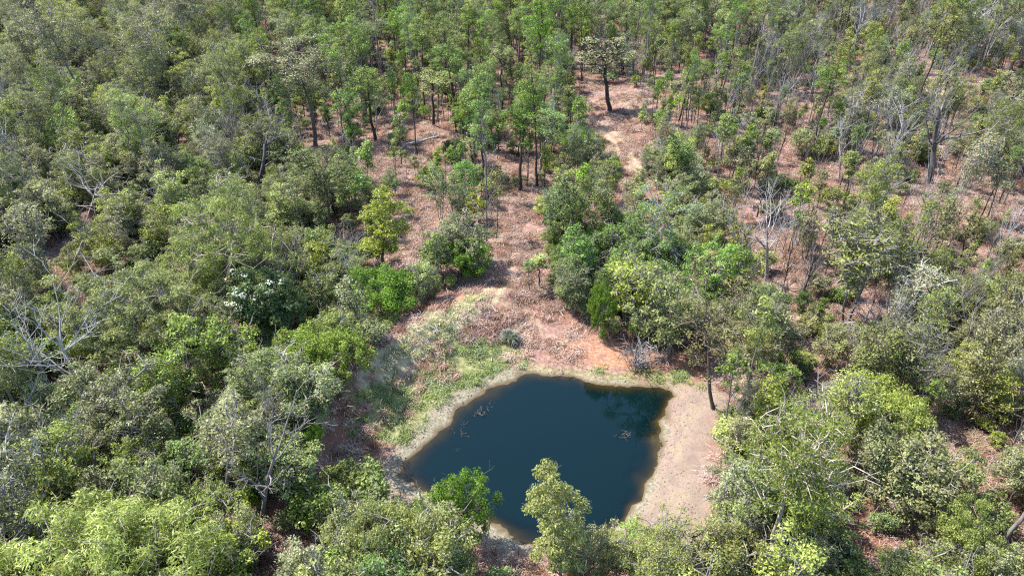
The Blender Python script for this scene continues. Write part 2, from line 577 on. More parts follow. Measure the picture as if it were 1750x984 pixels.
dry = ramp(nt, n2, [(.3, (.09, .047, .038)), (.45, (.155, .088, .072)), (.55, (.215, .135, .11)), (.7, (.29, .205, .17))])
dry = mixc(nt, math_n(nt, 'MULTIPLY', n1, .55), dry, (.17, .10, .074, 1))
green = ramp(nt, n2, [(.3, (.06, .075, .022)), (.5, (.13, .15, .05)), (.7, (.26, .25, .12))])
sand = ramp(nt, n1, [(.3, (.175, .12, .098)), (.45, (.205, .15, .12)), (.58, (.225, .172, .128)), (.72, (.19, .132, .11))])
sand = mixc(nt, math_n(nt, 'MULTIPLY', n2, .5), sand, (.145, .108, .085, 1))
vor = N(nt, 'ShaderNodeTexVoronoi'); vor.inputs['Scale'].default_value = 2.6; nt.links.new(pos, vor.inputs['Vector'])
peb = math_n(nt, 'LESS_THAN', vor.outputs['Distance'], .2)
pebm = math_n(nt, 'MULTIPLY', peb, math_n(nt, 'GREATER_THAN', n1, .44))
grit = N(nt, 'ShaderNodeMapRange'); grit.inputs['From Min'].default_value = .5; grit.inputs['From Max'].default_value = .62
nt.links.new(noise(nt, pos, 5.5, 3, .7), grit.inputs[0])
sand = mixc(nt, math_n(nt, 'MULTIPLY', grit.outputs[0], .55), sand, (.105, .072, .058, 1))
ylw = N(nt, 'ShaderNodeMapRange'); ylw.inputs['From Min'].default_value = .5; ylw.inputs['From Max'].default_value = .62
nt.links.new(noise(nt, pos, .5, 4, .6), ylw.inputs[0])
sand = mixc(nt, math_n(nt, 'MULTIPLY', ylw.outputs[0], .45), sand, (.225, .175, .10, 1))
sand = mixc(nt, math_n(nt, 'MULTIPLY', pebm, .3), sand, (.10, .073, .056, 1))
sand = mixc(nt, math_n(nt, 'MULTIPLY', n3, .35), sand, (.13, .098, .075, 1))
orange = ramp(nt, n2, [(.3, (.15, .07, .038)), (.5, (.24, .12, .065)), (.7, (.29, .185, .12))])
straw = ramp(nt, n2, [(.3, (.20, .165, .095)), (.5, (.29, .25, .15)), (.7, (.37, .33, .21))])
mud = ramp(nt, noise(nt, pos, 3.5, 5, .7), [(.35, (.085, .075, .052)), (.5, (.16, .145, .10)), (.65, (.24, .22, .165))])
c = mixc(nt, s2.outputs[2], dry, mixc(nt, n2, (.07, .035, .025, 1), (.20, .10, .065, 1)))
c = mixc(nt, s1.outputs[1], c, green)
c = mixc(nt, s1.outputs[2], c, orange)
c = mixc(nt, s2.outputs[0], c, straw)
c = mixc(nt, s1.outputs[0], c, sand)
c = mixc(nt, s2.outputs[1], c, mud)
sz0 = N(nt, 'ShaderNodeSeparateXYZ'); nt.links.new(pos, sz0.inputs[0])
strand = math_n(nt, 'SINE', math_n(nt, 'MULTIPLY_ADD', n1, 9., math_n(nt, 'MULTIPLY', sz0.outputs[2], 42.)))
strand = math_n(nt, 'MULTIPLY', math_n(nt, 'GREATER_THAN', strand, .45), math_n(nt, 'MULTIPLY', math_n(nt, 'MAXIMUM', s1.outputs[0], s2.outputs[1]), .38))
c = mixc(nt, math_n(nt, 'MULTIPLY', strand, .6), c, (.10, .082, .06, 1))
sepz = N(nt, 'ShaderNodeSeparateXYZ'); nt.links.new(pos, sepz.inputs[0])
wet = N(nt, 'ShaderNodeMapRange'); wet.inputs['From Min'].default_value = .2; wet.inputs['From Max'].default_value = .02
wet.inputs['To Min'].default_value = 0; wet.inputs['To Max'].default_value = 1
nt.links.new(sepz.outputs[2], wet.inputs[0])
c = mixc(nt, wet.outputs[0], c, (.085, .062, .035, 1))
b = N(nt, 'ShaderNodeBsdfPrincipled'); b.inputs['Roughness'].default_value = .95; b.inputs['Specular IOR Level'].default_value = .15
nt.links.new(c, b.inputs['Base Color'])
bp = N(nt, 'ShaderNodeBump'); bp.inputs['Strength'].default_value = .9; bp.inputs['Distance'].default_value = .12
hsum = math_n(nt, 'ADD', math_n(nt, 'MULTIPLY', n2, .8), math_n(nt, 'MULTIPLY', n3, .4))
nt.links.new(hsum, bp.inputs['Height']); nt.links.new(bp.outputs[0], b.inputs['Normal'])
nt.links.new(b.outputs[0], out.inputs[0])
M['ground'] = m
gme = acc.mesh('ground', M['ground'], smooth=True)
near = (np.abs(fx) < 170) & (fy > 10) & (fy < 300)
A = np.zeros((len(fx), 4)); B = np.zeros((len(fx), 4)); A[:, 3] = 1; B[:, 3] = 1
nxp, nyp = fx[near], fy[near]
pond_s = sdist(nxp, nyp, POND)
A[near, 0] = zone(nxp, nyp, Z_SAND)
A[near, 1] = zone(nxp, nyp, Z_GREEN) * .85
A[near, 2] = zone(nxp, nyp, Z_ORANGE, .8, 1.6) * (.35 + .65 * sstep(.4, .6, fbm(nxp * .9, nyp * .9, 3)))
A[near, 2] = np.maximum(A[near, 2], zone(nxp, nyp, Z_BARE, .5, .4))
B[near, 0] = np.maximum(zone(nxp, nyp, Z_STRAW + Z_FAR, .6, .45) * .97, track_mask(nxp, nyp))
wj = (fbm(nxp * .5, nyp * .5, 3) - .5) * 1.4
rimw = .55 + 1.3 * sstep(4, -4, nxp)
B[near, 1] = (1 - sstep(rimw * .7, rimw * 1.3, pond_s + wj)) * .95
B[:, 2] = sstep(.45, .62, fbm(fx / 9., fy / 9., 3)) * .75
RUSSET = [PW([(540, 705), (600, 660), (650, 655), (665, 720), (650, 790), (560, 785), (525, 770)])]
B[near, 2] = np.maximum(B[near, 2], zone(nxp, nyp, RUSSET))
for nm, arr in (('zones', A), ('zones_b', B)):
    at_ = gme.attributes.new(nm, 'FLOAT_COLOR', 'POINT')
    at_.data.foreach_set('color', arr.astype(np.float32).ravel())
ground = bpy.data.objects.new('ground', gme); COL.objects.link(ground)
ground['kind'] = 'structure'; ground['label'] = 'dry reddish-brown woodland ground with bare banks around the pond'

# ------------------------------------------------------------------ pond water
acc = Acc()
px_ = np.arange(POND[:, 0].min() - 2, POND[:, 0].max() + 2, .5); py_ = np.arange(POND[:, 1].min() - 2, POND[:, 1].max() + 2, .5)
WX, WY = np.meshgrid(px_, py_)
wx, wy = WX.ravel(), WY.ravel()
k = (np.arange(len(py_) - 1)[:, None] * len(px_) + np.arange(len(px_) - 1)[None]).ravel()
cx = wx[k] + .25; cy = wy[k] + .25
keep = sdist(cx, cy, POND) < 2.4
k = k[keep]
F = np.stack([k, k + 1, k + len(px_) + 1, k + len(px_)], 1)
used = np.unique(F); rm = np.full(len(wx), -1); rm[used] = np.arange(len(used))
acc.add(np.stack([wx[used], wy[used], np.zeros(len(used))], 1), rm[F])
m, nt, out = new_mat('pond_water')
at = N(nt, 'ShaderNodeAttribute', attribute_name='depth')
geo = N(nt, 'ShaderNodeNewGeometry')
dif = N(nt, 'ShaderNodeBsdfDiffuse'); dif.inputs['Color'].default_value = (.0006, .0056, .0066, 1)
tr_ = N(nt, 'ShaderNodeBsdfTransparent'); tr_.inputs['Color'].default_value = (.62, .62, .45, 1)
mx = N(nt, 'ShaderNodeMixShader'); nt.links.new(at.outputs['Fac'], mx.inputs[0])
nt.links.new(tr_.outputs[0], mx.inputs[1]); nt.links.new(dif.outputs[0], mx.inputs[2])
gl = N(nt, 'ShaderNodeBsdfGlossy'); gl.inputs['Roughness'].default_value = .03; gl.inputs['Color'].default_value = (.72, .80, .84, 1)
fr = N(nt, 'ShaderNodeFresnel'); fr.inputs['IOR'].default_value = 1.333
bp = N(nt, 'ShaderNodeBump'); bp.inputs['Strength'].default_value = .12; bp.inputs['Distance'].default_value = .012
mp = N(nt, 'ShaderNodeMapping'); mp.inputs['Scale'].default_value = (1, 2.2, 1); nt.links.new(geo.outputs['Position'], mp.inputs[0])
nz = noise(nt, mp.outputs[0], 2.5, 3, .5)
nt.links.new(nz, bp.inputs['Height']); nt.links.new(bp.outputs[0], gl.inputs['Normal'])
mx2 = N(nt, 'ShaderNodeMixShader'); nt.links.new(fr.outputs[0], mx2.inputs[0])
nt.links.new(mx.outputs[0], mx2.inputs[1]); nt.links.new(gl.outputs[0], mx2.inputs[2])
nt.links.new(mx2.outputs[0], out.inputs[0])
M['water'] = m
wme = acc.mesh('pond', M['water'], smooth=True)
dep = np.clip(-hgt(wx[used], wy[used]) / .75, 0, 1) ** .8
a_ = wme.attributes.new('depth', 'FLOAT', 'POINT'); a_.data.foreach_set('value', dep.astype(np.float32))
pond = bpy.data.objects.new('pond', wme); COL.objects.link(pond)
pond['kind'] = 'structure'; pond['label'] = 'still dark blue farm dam pond'

# ------------------------------------------------------------------ tree patterns
PROTO = {}          # key -> dict(wood mesh, leaf mesh, H, rx)


def proto(key, wa, la, bark, leafm, H, rx, extra=None):
    d = dict(wood=wa.mesh(key + '_wood', M[bark], True) if wa else None,
             leaf=la.mesh(key + '_leaf', M[leafm]) if la else None, H=H, rx=rx, key=key, extra=extra)
    PROTO[key] = d
    return d


KIND = {}
def fam(kind, n, bark, leafs, **kw):
    KIND[kind] = []
    for i in range(n):
        k2 = dict(kw)
        rg = random.Random(hash(kind) % 1000 if False else sum(map(ord, kind)) + i * 13)
        H = kw['H'] * rg.uniform(.88, 1.12); rx = kw['rx'] * rg.uniform(.85, 1.18)
        k2['H'] = H; k2['rx'] = rx
        wa, la = live_tree(sum(map(ord, kind)) * 31 + i, **k2)
        bk = bark[i % len(bark)]; lf = leafs[i % len(leafs)]
        proto('%s_%02d' % (kind, i), wa, la, bk, lf, H, rx)
        KIND[kind].append('%s_%02d' % (kind, i))


fam('gum_tree', 8, ['bark_grey', 'bark_pale', 'bark_pale'], ['gum', 'olive', 'grey', 'gum'],
    H=14.5, bole=.36, tr=.2, rx=3.2, ncl=110, cr=.5, nl=58, ls=.23, lw=.085, K=10, lean=.06, twigs=3, low=.6, droop=.9, gap=1.15, thick=1.6, bare=26, flatz=.9)
fam('slender_tree', 9, ['bark_dark', 'bark_dark', 'bark_grey'], ['green', 'gum', 'green', 'olive', 'grey'],
    H=16, bole=.55, tr=.18, rx=2.1, ncl=44, cr=.5, nl=56, ls=.25, lw=.095, K=7, lean=.03, twigs=3, shape='round', low=.5, gap=1.2, thick=1.3, bare=12, flatz=.8)
fam('leafy_tree', 10, ['bark_grey', 'bark_pale'], ['bushy', 'green', 'grey', 'olive', 'grey', 'bushy', 'lime', 'gum', 'bushy', 'grey'],
    H=6.3, bole=.12, tr=.09, rx=1.8, ncl=66, cr=.4, nl=74, ls=.185, lw=.092, K=8, stems=3, lean=.06, twigs=3, low=.7, gap=1.2, thick=1.4, bare=24, flatz=.85)
fam('scrub_tree', 9, ['bark_grey', 'bark_dead', 'bark_dark'], ['grey', 'gum', 'grey', 'olive', 'grey'],
    H=9.5, bole=.26, tr=.1, rx=2.1, ncl=58, cr=.44, nl=34, ls=.22, lw=.085, K=10, stems=3, lean=.07, twigs=4, shape='fan', low=.9, thick=1.5, bare=26, gap=1.15, flatz=.9)
fam('sapling', 5, ['bark_dark', 'bark_grey'], ['gum', 'green', 'grey'],
    H=8, bole=.5, tr=.085, rx=.85, ncl=15, cr=.36, nl=48, ls=.25, lw=.11, K=4, lean=.04, twigs=3, shape='column', low=.8, bare=3)
fam('shrub', 6, ['bark_grey', 'bark_dead'], ['bushy', 'grey', 'green', 'olive', 'dark', 'lime'],
    H=2.9, bole=.05, tr=.05, rx=1.4, ncl=38, cr=.36, nl=52, ls=.21, lw=.115, K=6, stems=3, lean=.03, twigs=4, low=.25)
# special individuals
fam('round_bush', 3, ['bark_grey'], ['bright'], H=5, bole=.1, tr=.1, rx=3.0, ncl=130, cr=.48, nl=125, ls=.19, lw=.1, K=8, stems=3, low=.3, gap=.95)
fam('spreading_gum', 3, ['bark_pale', 'bark_grey'], ['olive'], H=14, bole=.42, tr=.3, rx=6.5, ncl=210, cr=.58, nl=140, ls=.25, lw=.095, K=10, shape='umbrella', low=.4, droop=.8, twigs=4, thick=1.7, bare=14)
fam('weeping_tree', 1, ['bark_pale'], ['lime'], H=9, bole=.25, tr=.2, rx=3.6, ncl=150, cr=.5, nl=150, ls=.3, lw=.055, K=9, stems=2, low=.5, droop=1.2, twigs=4, flatz=.9, thick=1.3, gap=1.15, bare=12)
fam('column_gum', 2, ['bark_pale'], ['gum'], H=13, bole=.25, tr=.17, rx=2.0, ncl=100, cr=.46, nl=120, ls=.24, lw=.1, K=7, shape='column', low=.8, droop=.8, twigs=3)
fam('sparse_gum', 2, ['bark_grey'], ['grey', 'gum'], H=17, bole=.3, tr=.2, rx=2.7, ncl=72, cr=.46, nl=30, ls=.24, lw=.1, K=10, low=1.0, droop=.8, twigs=5, thick=1.6, bare=20, gap=1.15, lean=.015)
fam('flowering_tree', 1, ['bark_grey'], ['dark'], H=9, bole=.2, tr=.16, rx=3.0, ncl=110, cr=.52, nl=95, ls=.27, lw=.14, K=8, low=.4)
KIND['dead_tree'] = []
for i in range(6):
    wa = dead_tree(500 + i, H=9 + i % 3, tr=.17, spread=.5 + .06 * i, fork=.3 + .05 * (i % 3), kids=7)
    proto('dead_tree_%02d' % i, wa, None, ['bark_dead', 'bark_char', 'bark_dead'][i % 3], None, 9 + i % 3, 2.5)
    KIND['dead_tree'].append('dead_tree_%02d' % i)


KIND['bare_sapling'] = []
for i in range(5):
    wa = dead_tree(900 + i, H=9, tr=.075, spread=.32, fork=.35, kids=9, levels=2, curl=.2)
    proto('bare_sapling_%02d' % i, wa, None, ['bark_dead', 'bark_grey', 'bark_dead', 'bark_dark', 'bark_grey'][i], None, 9, 1.2)
    KIND['bare_sapling'].append('bare_sapling_%02d' % i)


def dead_bush(seed, n=46, r=1.2, h=1.3):
    rng = np.random.default_rng(seed); w = Acc()
    for _ in range(n):
        a = rng.random() * 6.28; rr = r * rng.uniform(.5, 1.15)
        b = np.array([rng.normal(0, .22), rng.normal(0, .22), -.15])
        e = np.array([math.cos(a) * rr, math.sin(a) * rr, h * rng.uniform(.25, 1.1)])
        p = bez(b, np.array([0, 0, .8]) + rng.normal(0, .3, 3), e, 5, rng, .06)
        w.tube(p, np.linspace(.03, .012, 5), 3)
        for _ in range(3):
            j = int(rng.integers(2, 5))
            w.tube(bez(p[j], rng.normal(0, .5, 3), p[j] + rng.normal(0, .32, 3), 3, rng, .06), [.018, .012, .006], 3)
    return w


for i in range(3):
    proto('dead_bush_%02d' % i, dead_bush(40 + i), None, 'bark_dead', None, 1.3, 1.2)
KIND['dead_bush'] = ['dead_bush_%02d' % i for i in range(3)]


# ------------------------------------------------------------------ placing things
def mk_obj(name, me, parent):
    o = bpy.data.objects.new(name, me); COL.objects.link(o); o.parent = parent
    return o


NAME = {}
PART_LEAF = {'shrub': 'foliage', 'round_bush': 'foliage'}
PART_WOOD = {'shrub': 'stems', 'round_bush': 'stems', 'dead_bush': 'branches'}
CATEG = {'gum_tree': 'gum tree', 'slender_tree': 'slender tree', 'leafy_tree': 'leafy tree', 'scrub_tree': 'scrub tree', 'sapling': 'sapling', 'bare_sapling': 'bare sapling',
         'shrub': 'shrub', 'dead_tree': 'dead tree', 'dead_bush': 'dead bush', 'round_bush': 'bush', 'spreading_gum': 'gum tree',
         'weeping_tree': 'weeping tree', 'column_gum': 'gum tree', 'sparse_gum': 'gum tree', 'flowering_tree': 'flowering tree'}
OBNAME = {'spreading_gum': 'gum_tree', 'sparse_gum': 'gum_tree', 'column_gum': 'gum_tree', 'round_bush': 'bush'}


def put(pkey, loc, sxy, sz, rz, label, group=None, tilt=(0, 0), tint=None, wtint=None):
    pr = PROTO[pkey]; kind = pkey[:-3]
    e = bpy.data.objects.new(OBNAME.get(kind, kind), None); COL.objects.link(e)
    e.empty_display_size = .5
    e.location = loc; e.rotation_euler = (tilt[0], tilt[1], rz); e.rotation_mode = 'XYZ'
    if tilt != (0, 0):
        q = Euler((tilt[0], tilt[1], 0)).to_matrix() @ Matrix.Rotation(rz, 3, 'Z')
        e.rotation_euler = q.to_euler()
    e.scale = (sxy, sxy, sz)
    e['label'] = label; e['category'] = CATEG[kind]
    if group: e['group'] = group
    if pr['wood']:
        w = mk_obj(PART_WOOD.get(kind, 'trunk'), pr['wood'], e)
        if wtint: w.color = (*wtint, 1)
    if pr['leaf']:
        l = mk_obj(PART_LEAF.get(kind, 'crown'), pr['leaf'], e)
        if tint: l.color = (*tint, 1)
    return e


OCC = []     # (x, y, r) taken ground
TAKEN = {}


def take(x, y, r):
    OCC.append((x, y, r)); TAKEN.setdefault((int(x // 6), int(y // 6)), []).append((x, y, r))


def free(x, y, r):
    cx, cy = int(x // 6), int(y // 6)
    for a in (-1, 0, 1):
        for b in (-1, 0, 1):
            for (u, v, q) in TAKEN.get((cx + a, cy + b), ()):
                if (u - x) ** 2 + (v - y) ** 2 < (r + q) ** 2: return False
    return True


def hero(pkey, base, top, wpx, label, rz=0., tint=None, wtint=None, r=None, dz=0.):
    """base/top: where the foot and the tip are sighted; wpx: crown width sighted at its depth"""
    x, y, z = P(*base)
    d = ray(*top)
    t = y / d[1]
    zt = CAM_Z + t * d[2]; xt = t * d[0]
    depth = y * CP - ((z + zt) / 2 - CAM_Z) * SP
    H = max(1.0, zt - z); rx = wpx / 2 / FPX * depth
    pr = PROTO[pkey]
    lean = math.atan2(xt - x, H)
    o = put(pkey, (x, y, z - .05), rx / pr['rx'], H / pr['H'], rz, label, None, (0, lean), tint, wtint)
    take(x, y, r if r else min(rx * .55, 2.6))
    return o


hero('sparse_gum_00', (1040, 192), (1036, 42), 120, 'tall dark-trunked tree with sparse grey crown beside the fork in the dirt track', 1.0, (.85, .85, .85), (.3, .28, .27), 2.5)
hero('slender_tree_00', (888, 329), (892, 168), 84, 'tall slender tree with two dark stems and full green crown above the dry clearing', .3, (1, 1.12, .9), None, 2)
hero('slender_tree_02', (921, 305), (944, 178), 60, 'green slender tree crowding behind the taller one above the dry clearing', 2.0, (1, 1.12, .9), None, 1.6)
hero('column_gum_01', (655, 470), (646, 328), 84, 'light green full-crowned gum tree above the bright bush at the earth bank', .8, (1.15, 1.25, .9), (.35, .3, .28), 2)
hero('dead_tree_01', (1588, 312), (1655, 118), 175, 'tall leaning charred dead tree with pale upper limbs in open scrub', .5, None, None, 2.5)
hero('sparse_gum_01', (1221, 699), (1205, 452), 120, 'tall lone tree with bare brown trunk standing on the sandy pond beach', 1.6, (1.0, .9, .9), (.75, .62, .52), 2.2)
hero('gum_tree_01', (1308, 960), (1372, 655), 180, 'leaning pale-trunked gum tree with wide crown beside the sandy beach', 2.4, (1, 1.05, .85), (1.35, 1.3, 1.25), 2.2)
hero('column_gum_01', (965, 1022), (925, 800), 100, 'upright gum tree rising in front of the pond with side limbs over the water', .4, (1.05, 1.1, .85), None, 2.2)
hero('gum_tree_00', (1125, 1030), (1115, 868), 150, 'round drooping gum tree at the pond edge next to the sandy beach', 1.4, (1., 1.05, .85), None, 2.2)
hero('round_bush_00', (805, 935), (775, 822), 90, 'vivid green bush on the pale near-shore sand spit', .3, (1, 1.05, 1.1), None, 1.8)
hero('weeping_tree_00', (130, 1080), (190, 862), 300, 'pale lime weeping tree with fine hanging foliage', .0, None, None, 4)
hero('spreading_gum_00', (388, 560), (385, 325), 210, 'big spreading olive gum tree with pale forked trunk', .7, None, (1.1, 1.05, 1.), 4)
hero('spreading_gum_01', (255, 650), (225, 478), 240, 'wide low olive gum tree below the big forked gum', 2.2, None, None, 4)
hero('flowering_tree_00', (455, 612), (452, 468), 130, 'dark green tree with clusters of white blossom', .0, None, None, 3)
hero('sparse_gum_00', (385, 870), (405, 665), 125, 'thin-leaved grey gum growing beside the gnarled bare tree', .4, (1.1, 1.15, .9), (1., 1., 1.), 2)
hero('dead_tree_03', (440, 905), (478, 655), 150, 'gnarled mostly bare tree with grey limbs reaching over the earth bank', 1.2, None, (.6, .57, .55), 2.0)
hero('dead_tree_04', (440, 322), (428, 185), 130, 'dark dead tree with whitened branches on the wooded slope', 1.2, None, (.8, .8, .85), 2)
hero('dead_tree_02', (1308, 480), (1335, 318), 100, 'bleached bare tree with fan of fine white branches above the gully', 0.2, None, (1.15, 1.1, 1.1), 1.5)
hero('scrub_tree_02', (1375, 445), (1398, 342), 60, 'thin half-bare dark tree next to the bleached bare tree', .0, (.9, .8, .8), (.4, .4, .4), 1.2)
hero('scrub_tree_01', (1440, 548), (1485, 335), 170, 'tall open many-stemmed gum with grey stems above the gully', .9, None, (.7, .65, .6), 2)
hero('scrub_tree_04', (1522, 572), (1562, 455), 130, 'scrub tree with pair of white stems beside a pale brush heap', .4, None, (1.9, 1.8, 1.7), 2)
hero('round_bush_01', (662, 552), (660, 462), 105, 'bright green rounded bush at the end of the earth bank', .5, (.85, .95, .9), None, 3)
hero('round_bush_02', (548, 660), (558, 545), 120, 'large bright bush with yellow-green tips above the earth bank', 1.7, (1.15, 1.05, 1.2), None, 3)
hero('round_bush_00', (1025, 578), (1032, 488), 38, 'narrow bright green bush on the red bank above the pond', 2.1, None, None, 1)
hero('sapling_01', (905, 498), (902, 440), 24, 'thinner of two saplings side by side in the dry grass clearing', 1.0, (1, 1.1, .9), None, .6)
hero('sapling_00', (922, 492), (918, 428), 30, 'taller of two saplings side by side in the dry grass clearing', .0, (1, 1.1, .9), None, 1)
hero('round_bush_02', (990, 278), (998, 216), 58, 'small flat-topped lime green tree near the dirt track', .2, (1.25, 1.2, .9), None, 1.4)
hero('sapling_03', (848, 410), (847, 288), 26, 'thin dark pole tree with little foliage on the dry slope', .7, (.9, .8, .8), (.6, .6, .6), 1)
hero('leafy_tree_01', (795, 350), (795, 262), 56, 'compact emerald tree on thin stem above the dry slope', .7, (.8, 1.15, .9), None, 1.2)
hero('slender_tree_03', (642, 242), (640, 112), 72, 'straight green tree beside the fallen grey log', .9, (.95, 1.1, .9), None, 1.6)
hero('slender_tree_04', (741, 215), (738, 108), 66, 'dark forked tree behind the fallen grey log', .1, (.9, 1., .9), None, 1.4)
hero('slender_tree_06', (302, 140), (285, 38), 76, 'dark green domed tree rising over the hillside scrub', .1, (.7, .85, .6), None, 2)
hero('gum_tree_02', (540, 252), (512, 58), 140, 'tall grey-crowned gum with dark trunk at the edge of the woodland slope', .1, (.95, .95, 1.), (.35, .33, .33), 2.2)
hero('gum_tree_03', (568, 405), (565, 250), 100, 'olive gum with dark trunk over shaded scrub', .9, (.85, .85, .75), (.4, .38, .36), 2)
hero('dead_tree_03', (306, 252), (298, 172), 40, 'broken orange-tan snag among hillside trees', .9, None, (1.0, .85, .68), 1)
hero('dead_tree_05', (150, 375), (158, 250), 110, 'pale barked dead tree with crooked white limbs on the hillside', .2, None, (1.15, 1.08, 1.0), 1.6)
hero('dead_tree_00', (208, 140), (200, 40), 90, 'old grey dead trunk high on the hillside', 3.2, None, (.8, .8, .85), 1.5)
hero('dead_tree_02', (1655, 92), (1682, -8), 110, 'white bare tree far beyond the dry clearing', 1.2, None, (1.2, 1.2, 1.2), 1.5)
hero('dead_tree_05', (1342, 75), (1350, -20), 70, 'white branching tree deep in the woodland beyond the track', 2.2, None, (1.2, 1.2, 1.2), 1.5)
hero('round_bush_01', (530, 762), (528, 722), 46, 'small fresh green bush on the shaded end of the earth bank', 2.2, None, None, 1)
hero('round_bush_01', (795, 470), (795, 405), 90, 'dark green bush under thin trees at the clearing edge', 2.9, (.7, .75, .8), None, 2)
hero('leafy_tree_04', (785, 462), (790, 372), 100, 'grey-green feathery tree beside the clearing', 1.0, (.95, 1., 1.1), None, 1.5)
hero('dead_bush_00', (1092, 628), (1085, 585), 70, 'dry grey twiggy bush on the bank above the pond', .0, None, (.9, .85, .85), 1)
hero('dead_bush_01', (1500, 590), (1505, 535), 130, 'big pale heap of dry brush in the scrub', .0, None, None, 1.5)
hero('round_bush_02', (1500, 760), (1520, 640), 130, 'rounded yellow-green bush in the scrub past the sandy beach', .2, (1.45, 1.08, 1.9), None, 2.5)
hero('round_bush_00', (1655, 985), (1665, 875), 90, 'rounded yellow-green bush at the end of a red dirt gap', 1.2, (1.4, 1.08, 1.7), None, 2)
hero('round_bush_01', (690, 985), (645, 855), 120, 'broad lime-tinted bush overhanging the hidden corner of the pond', 2.2, (1.4, 1.06, 1.9), None, 2.5)

hero('leafy_tree_02', (1138, 612), (1135, 475), 105, 'light green airy tree overhanging the red bank corner of the pond', .3, (1.05, 1.1, .9), None, 1.6)
hero('leafy_tree_00', (1075, 560), (1070, 440), 110, 'tall leafy tree at the lower edge of the green thicket', 1.3, None, None, 1.6)

for bx, by, tx, ty, wp, pk, lb in (
        (745, 990, 735, 862, 95, 'leafy_tree_05', 'light leafy tree squeezed between the broad lime-tinted bush and the vivid bush'),
        (1025, 1020, 1020, 912, 85, 'leafy_tree_02', 'light-tipped tree filling the gap beside the upright pondside gum'),
        (1065, 1010, 1062, 900, 60, 'scrub_tree_00', 'thin grey tree between the upright gum and the round drooping gum'),
        (1185, 1035, 1180, 905, 90, 'scrub_tree_05', 'wispy tree between the round drooping gum and the sandy beach end'),
        (1245, 1030, 1240, 905, 100, 'leafy_tree_07', 'leafy tree where the sandy beach runs out below the leaning white gum')):
    hero(pk, (bx, by), (tx, ty), wp, lb, bx * .1, (1.1, 1.1, .9), None, 1.1)

# white blossom on the flowering tree: clusters high on the side facing the camera
ft = [o for o in bpy.data.objects if o.name.startswith('flowering_tree') and o.type == 'EMPTY'][0]
fa = Acc(); rg = np.random.default_rng(5)
pr = PROTO['flowering_tree_00']
lv = np.array([v.co[:] for v in list(pr['leaf'].vertices)[::37]])
score = lv[:, 2] / pr['H'] - lv[:, 1] * .06 + rg.normal(0, .05, len(lv))
pick = lv[np.argsort(-score)[:130]][rg.permutation(130)[:17]]
for c_ in pick: leaves_at(fa, rg, c_ + np.array([0, -.1, .12]), .34, 22, .16, .12, .7)
mk_obj('blossom', fa.mesh('blossom', M['flower']), ft)

# tufted silver-grey plant on the bank
bl = Acc(); rg = np.random.default_rng(8)
for i in range(260):
    a = rg.random() * 6.28; r0 = rg.random() * .35
    b0 = np.array([math.cos(a) * r0, math.sin(a) * r0, -.1]); L = rg.uniform(1.0, 1.9); o_ = rg.uniform(.2, .75)
    tip = b0 + np.array([math.cos(a) * L * o_, math.sin(a) * L * o_, L * (1.15 - o_)])
    mid = b0 * .45 + tip * .55 + np.array([0, 0, .25 * L])
    s_ = np.array([-math.sin(a), math.cos(a), 0]) * .045
    bl.add([b0 - s_, b0 + s_, mid + s_, mid - s_, mid - s_, mid + s_, tip + s_ * .3, tip - s_ * .3], [[0, 1, 2, 3], [4, 5, 6, 7]], np.full(8, rg.normal(0, .25)))
x, y, z = P(872, 585)
sp = bpy.data.objects.new('tufted_plant', bl.mesh('tufted_plant', M['silver'])); COL.objects.link(sp)
sp.location = (x, y, z); sp.scale = (1.2, 1.2, 1.2)
sp['label'] = 'silver-grey tufted plant with arching blades on the bank above the pond'; sp['category'] = 'plant'
take(x, y, 1.2)

# ------------------------------------------------------------------ woodland by area
OPEN = [PW([(520, 800), (555, 700), (620, 655), (655, 612), (700, 580), (750, 520), (790, 480), (835, 450), (838, 340), (900, 338), (925, 400), (945, 500),
            (1000, 570), (1090, 590), (1180, 600), (1255, 640), (1255, 700), (1230, 760), (1222, 830), (1225, 900), (1200, 955), (1060, 955),
            (1000, 938), (860, 945), (800, 915), (690, 870), (620, 830)]),
        PW([(985, 150), (1090, 150), (1180, 160), (1185, 180), (1080, 195), (1065, 215), (1105, 280), (1085, 300), (1050, 270), (1020, 225), (960, 190)]),
        PW([(680, 232), (760, 215), (780, 235), (700, 265)]),
        PW([(1225, 380), (1260, 400), (1300, 460), (1270, 450), (1230, 420)]),
        ] + Z_FAR
SPARSE = [(PW([(450, 175), (620, 150), (960, 135), (1190, 140), (1190, 240), (1060, 300), (930, 400), (850, 470), (770, 480), (640, 480), (590, 420), (620, 340), (480, 275)]), 'mid'),
          (PW([(1185, 170), (1400, 170), (1560, 150), (1760, 200), (1760, 430), (1560, 480), (1440, 560), (1330, 520), (1230, 430), (1180, 330)]), 'right')]
DENSEMID = PW([(935, 300), (1060, 290), (1150, 330), (1220, 420), (1235, 520), (1160, 580), (1050, 560), (960, 500), (930, 400)])
P600 = lambda px, py: np.array(P(px, py)[:2])


def regions(x, y, px, py):
    r = np.full(len(x), 'bottom', dtype='<U12')
    r[(px > 1180) & (py < 820)] = 'right_dense'
    r[(px < 640) & (py < 980)] = 'left_low'
    r[(px < 640) & (py < 720)] = 'left'
    f = py < 165
    r[f] = 'far_right'; r[f & (px < 1250)] = 'far'; r[f & (px < 420)] = 'far_left'
    for p, n in SPARSE[::-1]: r[inside(x, y, p)] = n
    r[inside(x, y, DENSEMID)] = 'green'
    for p in OPEN: r[inside(x, y, p)] = 'open'
    return r


